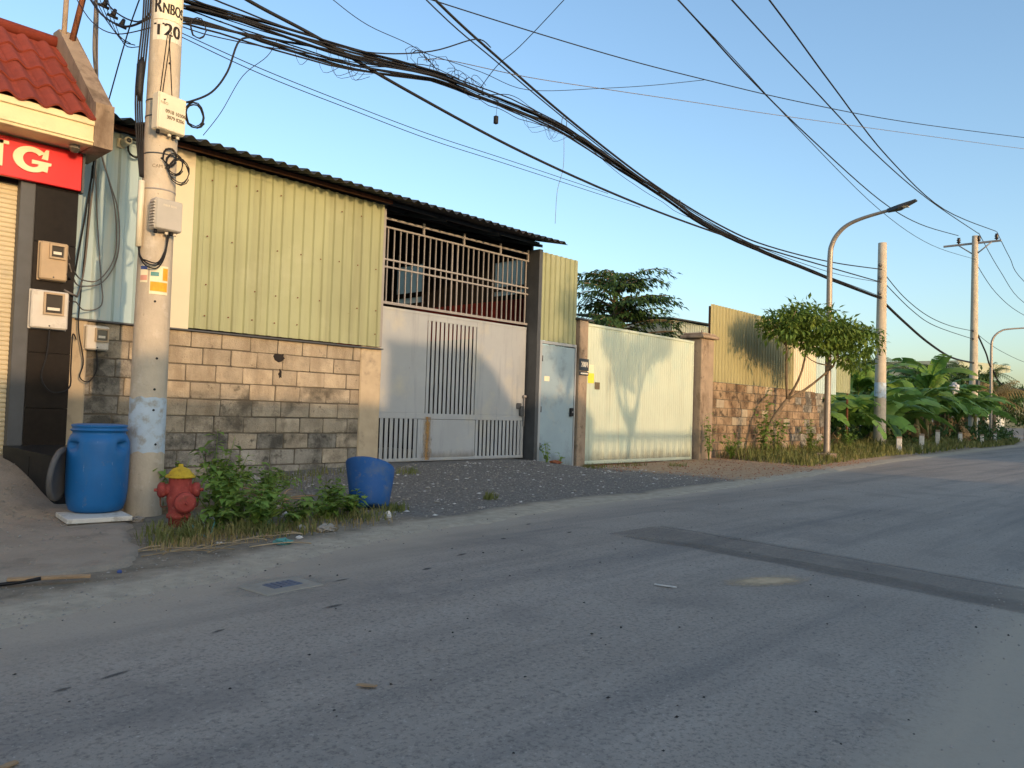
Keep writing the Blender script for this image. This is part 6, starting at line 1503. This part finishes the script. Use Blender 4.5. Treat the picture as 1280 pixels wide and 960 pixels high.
grass('grass', 9000, reg_far2, lambda x, y: 0.4, 0.03, 'grass', 'grass under the banana plants', 4)
grass('grass', 700, clump_region([(5.6, 9.6, 0.4, 0.3), (6.4, 9.9, 0.5, 0.25), (7.6, 9.3, 0.25, 0.2), (13.6, 10.1, 0.5, 0.2), (14.6, 10.0, 0.6, 0.2), (15.6, 9.4, 0.3, 0.2), (7.0, 6.9, 0.12, 0.1), (13.3, 10.2, 0.2, 0.15)]), lambda x, y: 0.13, 0.006, 'grass', 'small grass tufts scattered over the gravel', 5)

# banana plants
def banana_leaf(L, Wd, seed, m, torn=0.3):
    """arched blade: midrib with strips on both sides, split from each other where the wind tore the leaf"""
    rr = random.Random(seed); n = 20; mb = MB()
    def wid(t): return Wd * 0.5 * max(0.06, (math.sin(math.pi * min(1, (t - 0.08) / 0.92)) ** 0.5)) if t > 0.10 else 0.015
    def mid(t):
        y = t * L; ang = 0.63 * t * t; return Vector((0, y * math.cos(ang), -y * math.sin(ang) + 0.10 * math.sin(math.pi * t) * L))
    for sd in (-1, 1):
        sag_ = 0.0; i = 1
        while i < n:
            k = rr.choice((1, 1, 2, 3)) if torn > 0.3 else rr.choice((3, 4, 5)); e = min(n, i + k)
            dr = rr.uniform(0.0, 1.0) * torn; gap = 0.25 * torn if k < 3 else 0.1; fw_ = rr.uniform(0.0, 0.06) * L * torn
            v = []; f = []
            for s_ in range(e - i + 1):
                t = (i + s_) / n; tt = t - (gap / n if s_ == e - i else 0); w_ = wid(tt) * rr.uniform(0.88, 1.04)
                for q_ in range(4):
                    u_ = q_ / 3; p = mid(tt if q_ else t)
                    v.append((sd * w_ * u_, p.y + fw_ * u_, p.z + 0.22 * w_ * u_ - (0.35 + 1.1 * dr) * w_ * u_ * u_ + 0.01 * ((i + s_) % 2)))
            for s_ in range(e - i):
                for q_ in range(3):
                    a = 4 * s_ + q_; f.append((a, a + 1, a + 5, a + 4) if sd > 0 else (a, a + 4, a + 5, a + 1))
            mb.add(v, f, True); i = e
    mb.tube([mid(i / 10) + Vector((0, 0, -0.012)) for i in range(11)], [0.028 * (1 - i / 12) for i in range(11)], 5)
    return mb.mesh('leaf', m)
BL = [banana_leaf(2.0, 0.62, s_, 'banana_leaf', tn) for s_, tn in ((1, 0.25), (2, 0.5), (3, 0.8), (4, 0.4), (5, 0.65))]
BD = [banana_leaf(1.6, 0.5, s_, 'banana_dry', 0.6) for s_ in (7, 8)]
def banana(x, y, h, nl, seed, label, up_=0):
    rr = random.Random(seed); z0 = gz(x, y); h *= 1.12; nl += 3
    t = thing('banana_plant', (x, y, z0), label, 'banana plant', 'banana plants along the verge')
    q = MB(); q.tube(catmull([(0, 0, -0.1), (0.03, 0.02, h * 0.4), (rr.uniform(-.1, .1), rr.uniform(-.1, .1), h)], 4), [0.15, 0.145, 0.14, 0.13, 0.12, 0.11, 0.10, 0.085, 0.07], 10); q.build('stem', 'banana_stem', t)
    for k in range(nl):
        a = k * 2.4 + rr.uniform(-0.4, 0.4); el = rr.uniform(0.45, 1.3); sc = rr.uniform(0.9, 1.35)
        if k < up_: el = rr.uniform(1.25, 1.42); sc = 1.3
        inst('leaf', rr.choice(BL), t, (0.05 * math.cos(a), 0.05 * math.sin(a), h * rr.uniform(0.86, 1.0)), (el, rr.uniform(-0.5, 0.5), a), (sc, sc, sc))
    for k in range(rr.randint(2, 4)):
        a = rr.uniform(0, 6.283); inst('dry_leaf', rr.choice(BD), t, (0.1 * math.cos(a), 0.1 * math.sin(a), h * rr.uniform(0.6, 0.85)), (rr.uniform(-1.3, -0.8), rr.uniform(-0.4, 0.4), a), (0.9, 0.9, 0.9))
    return t
BN = [(30.2, 11.2, 1.3, 8, 0, 'banana plant just left of the bare-topped pole'), (31.6, 12.2, 1.6, 8, 0, 'banana plant behind the bare-topped pole'), (34.4, 11.0, 1.5, 9, 0, 'banana plant right of the bare-topped pole'), (36.8, 11.4, 1.4, 8, 0, 'banana plant behind the second marker post, spreading low'), (39.8, 11.6, 1.6, 8, 0, 'spreading banana plant in the middle of the grove'), (38.5, 10.7, 1.2, 9, 0, 'low banana plant behind the third marker post'), (43.0, 11.4, 2.5, 8, 2, 'banana plant with one tall upright torn leaf'), (47.0, 11.8, 2.3, 9, 1, 'banana plant just left of the crossarm pole, second upright leaf'), (48.5, 11.9, 1.8, 9, 0, 'banana plant in front of the crossarm pole'), (51.5, 12.6, 2.1, 9, 0, 'banana plant between the crossarm pole and the far lamp'), (56.5, 13.2, 2.2, 9, 0, 'banana plant at the far lamp'), (60.5, 13.4, 2.0, 9, 0, 'farthest banana plant near the road bend'), (33.0, 12.8, 1.6, 8, 0, 'banana plant at the back below the pale building'), (43.5, 14.0, 2.4, 9, 0, 'banana plant at the back of the grove middle'), (28.9, 11.6, 1.4, 8, 0, 'banana plant against the end of the sheet wall'), (36.0, 13.5, 1.5, 8, 0, 'banana plant deep in the grove below the pale building'), (40.6, 10.9, 1.3, 9, 0, 'squat banana plant between the third and fourth marker posts'), (46.8, 11.0, 1.3, 9, 0, 'squat banana plant right of the fourth marker post'), (53.0, 11.6, 1.5, 9, 0, 'banana plant at the foot of the far lamp'), (39.0, 13.6, 2.3, 9, 0, 'banana plant behind the second upright leaf'), (48.0, 14.2, 2.5, 9, 0, 'banana plant behind the crossarm pole'), (32.8, 10.9, 1.0, 8, 0, 'young banana plant close to the second marker post')]
for i, b_ in enumerate(BN): banana(b_[0], b_[1], b_[2] * (0.5 if b_[0] < 38 and b_[4] == 0 else 1.0), b_[3], 200 + i, b_[5], b_[4])
rs_ = random.Random(77); um = MB()
for _ in range(300):
    x = rs_.uniform(28.2, 76); y = max(edge_l(x) + 1.2, 10.6) + rs_.random() * 5.0; hh = rs_.uniform(0.3, 1.5)
    leafy_clumps(um, [(x, y, gz(x, y) + hh * rs_.random())], rs_, 26, 0.55, 0.36, 0.15, 0.9)
tag(um.build('undergrowth', 'leaf_dark'), 'dark tangled undergrowth between the banana stems', 'undergrowth', kind='stuff')
# one bag caught in the leaves
crumple('plastic_bag', 45.6, 10.9, 0.22, 'rag_white', 'white bag caught high in the banana leaves', 'litter', 11, 1.3).location.z = 3.1

# background palms and trees
def palm(x, y, h, seed, label, nf=16, L=2.6, dry=False):
    rr = random.Random(seed)
    t = thing('palm_tree', (x, y, -0.1), label, 'palm tree', 'palms behind the bananas')
    q = MB(); q.tube([(0, 0, 0), (0.1, 0, h * 0.5), (0.15, 0.1, h)], [0.2, 0.16, 0.13], 8); q.build('trunk', 'bark', t)
    fm = MB()
    for k in range(nf):
        a = k * 2.4; el = rr.uniform(-0.2, 1.2); d = Vector((math.cos(a), math.sin(a), 0)); pts = []
        for i in range(9):
            s_ = i / 8; pts.append(Vector((0.15, 0.1, h)) + d * L * s_ * math.cos(el) * 1.0 + Vector((0, 0, L * (s_ * math.sin(el) - 0.55 * s_ * s_))))
        fm.tube(pts, [0.025 * (1 - i / 10) for i in range(9)], 4)
        for i in range(1, 9):
            for s2 in (-1, 1):
                for u_ in (0, 0.5):
                    p = pts[i - 1].lerp(pts[i], u_); sd = Vector((-d.y, d.x, 0)) * s2
                    leaf_quad(fm, p, sd + d * 0.6 + Vector((0, 0, -0.45)), Vector((0, 0, 1)), L * 0.28 * (1.15 - i / 9), 0.06, 0.4)
    fm.build('crown', 'grass_dry' if dry else 'palm_leaf', t); return t
for i, (x, y, h, l) in enumerate(((72, 26.5, 7.0, 'leftmost far palm above the pale building roof'), (74, 24.2, 6.8, 'second far palm above the pale building'), (66, 17.0, 5.6, 'dark palm behind the crossarm pole on its left'), (70, 16.2, 5.4, 'dark palm behind the crossarm pole on its right'), (86, 17.3, 6.5, 'far palm at the right edge of the photo'), (64, 18.3, 5.2, 'palm between the upright banana leaves and the crossarm pole'))): palm(x, y, h, 300 + i, l)
palm(62.0, 12.4, 3.4, 320, 'low palm with drooping dry fronds at the right edge', 26, 3.2, True)
def bush_tree(x, y, h, rx, rz_, seed, label, n=70):
    rr = random.Random(seed); t = thing('background_tree', (x, y, -0.1), label, 'tree', 'trees behind the banana grove')
    tb = MB(); tb.tube([(0, 0, 0), (0.1, 0, h * 0.5), (0, 0.1, h * 0.9)], [0.2, 0.14, 0.06], 8)
    for k in range(6): limb(tb, (0.05, 0.05, h * 0.55), Vector((rr.uniform(-1, 1) * rx * .7, rr.uniform(-1, 1) * rx * .7, h * rr.uniform(0.75, 1.0))), 0.07, 0.02, rr)
    tb.build('trunk', 'bark', t); cm = MB(); cs = []
    for _ in range(n):
        o = rdir(rr); k = rr.uniform(0.5, 1.0); cs.append((o.x * rx * k, o.y * rx * k, h * 0.75 + o.z * rz_ * k))
    leafy_clumps(cm, cs, rr, 40, 0.55, 0.34, 0.17, 0.7); cm.build('crown', 'leaf_dark', t); return t
for i, (x, y, h, rx, rz_, l) in enumerate(((62, 16.5, 4.4, 2.6, 1.8, 'rounded tree behind the far lamp'), (68, 15.3, 5.2, 2.8, 2.0, 'tallest rounded tree right of the crossarm pole'), (76, 16.0, 5.0, 3.0, 2.0, 'rounded tree near the right picture edge'), (55, 17.5, 4.0, 2.6, 1.6, 'tree left of the crossarm pole behind the bananas'), (46, 18, 3.6, 2.4, 1.5, 'dark tree filling the back of the grove'), (84, 14.2, 4.2, 2.4, 1.9, 'far tree at the road bend'), (40, 16.5, 2.2, 2.0, 1.1, 'low dark tree behind the banana plants nearest the bare-topped pole'))): bush_tree(x, y, h, rx, rz_, 400 + i, l)

# ------------------------------------------------------------------ across the road, behind the camera: what shades the street
D = -14.0
oh = thing('opposite_house', (-4, D, 0), 'plain flat-roofed house across the road', 'house'); oh.location = (0, 0, 0)
def obox(name, x0, x1, y0, y1, z0, z1, m='house_paint', par=oh):
    q = MB(); q.bbox(x0, x1, y0, y1, z0, z1, 0.02); return fixn(q.build(name, m, par))
KT = math.tan(R(SUN_EL)) * 1.02
RISE = (10.5 - D) * KT                      # how far a shadow edge drops between this house front and the wall opposite
obox('wall', -26, 3.3, D - 5, D, -0.1, RISE + 0.95); obox('parapet', -26, 3.3, D - 0.15, D + 0.02, RISE + 0.95, RISE + 1.2)
obox('wall', 3.3, 5.35, D - 3, D, -0.1, RISE + 2.25); obox('roof', 3.2, 5.4, D - 3.1, D + 0.05, RISE + 2.25, RISE + 2.35)
q = MB(); q.prism([(5.35, -0.1), (7.0, -0.1), (7.0, RISE + 1.3), (6.3, RISE + 1.35), (5.35, RISE + 2.3)], D - 3, D); fixn(q.build('wall', 'house_paint', oh))
obox('wall', 7.0, 8.35, D - 3, D, -0.1, RISE + 1.5)
obox('wall', 8.35, 13.6, D - 5, D, -0.1, RISE + 0.12)
for x in (8.35, 13.5): obox('railing_post', x, x + 0.1, D - 0.1, D, RISE + 0.12, RISE + 0.74)
obox('railing_top', 8.35, 13.6, D - 0.12, D + 0.02, RISE + 0.56, RISE + 0.74, 'steel_dark')
for i in range(18): obox('baluster', 8.5 + i * 0.29, 8.60 + i * 0.29, D - 0.08, D - 0.02, RISE + 0.12, RISE + 0.56, 'steel_dark')
for x in (-20, -14, -8, -2): 
    w_ = obox('window', x, x + 1.4, D - 0.01, D + 0.04, 1.0, 2.4, 'steel_dark'); q = MB(); q.box(x + 0.08, x + 1.32, D + 0.035, D + 0.045, 1.08, 2.32); fixn(q.build('pane', 'house_glass', w_))
oh2 = thing('opposite_house', (40, D, 0), 'unseen long pitched-roof house added across the road to shade the banana plants', 'house'); oh2.location = (0, 0, 0)  # unseen house, added to keep the banana plants in shade
obox('wall', 26, 90, D - 6, D, -0.1, 4.6, par=oh2)
q = MB(); q.prism_x([(D + 0.5, 4.5), (D + 0.5, 4.62), (D - 3, 6.3), (D - 6.5, 4.62), (D - 6.5, 4.5)], 25.5, 90.5); fixn(q.build('roof', 'tile_red', oh2))
for x in range(29, 88, 6): obox('window', x, x + 1.6, D - 0.01, D + 0.05, 1.0, 2.4, 'house_glass', par=oh2)
ow = thing('opposite_wall', (17, D, 0), 'low garden wall across the road', 'wall'); ow.location = (0, 0, 0)
obox('wall', 13.7, 25.8, D - 0.2, D, -0.1, 2.4, 'plaster', par=ow); obox('coping', 13.7, 25.8, D - 0.25, D + 0.05, 2.4, 2.48, 'concrete_old', par=ow)
def street_tree(x, y, h, crown, seed, label, n, trunk_r=0.13, lean=0.4):
    rr = random.Random(seed); t = thing('street_tree', (x, y, 0), label, 'tree', 'trees across the road')
    tb = MB(); tb.tube(catmull([(0, 0, -0.1), (lean * 0.5, 0, h * 0.4), (lean, 0.1, h)], 4), [trunk_r * (1 - 0.06 * i) for i in range(9)], 8)
    for c_ in crown: limb(tb, (lean, 0.1, h * 0.85), (c_[0], c_[1], c_[2]), trunk_r * 0.5, 0.02, rr)
    tb.build('trunk', 'bark', t); cm = MB(); cs = []
    for c_ in crown:
        for _ in range(n):
            o = rdir(rr); cs.append((c_[0] + o.x * c_[3] * rr.random(), c_[1] + o.y * c_[3] * rr.random(), c_[2] + o.z * c_[4] * rr.random()))
    leafy_clumps(cm, cs, rr, 26, 0.32, 0.22, 0.1, 0.7); cm.build('crown', 'leaf', t); return t
# shade on the pale gate and on the sheet above the door
street_tree(10.95, -8.0, 3.9, [(0.3, 0, 4.9, 0.6, 0.5), (1.0, 0.3, 5.4, 0.7, 0.5), (-0.2, -0.2, 5.6, 0.6, 0.5), (1.9, 0.1, 5.6, 0.5, 0.5)], 501, 'slender tree across the road opposite the pale gate', 16, 0.16, 0.7)
street_tree(8.6, -8.6, 4.2, [(0.45, 0, 5.2, 0.35, 0.5), (0.5, 0.2, 6.1, 0.45, 0.6)], 502, 'small tree across the road opposite the door', 14, 0.11, 0.3)

# ------------------------------------------------------------------ render defaults
scene.render.engine = 'CYCLES'
scene.cycles.max_bounces = 6
scene.cycles.use_denoising = True
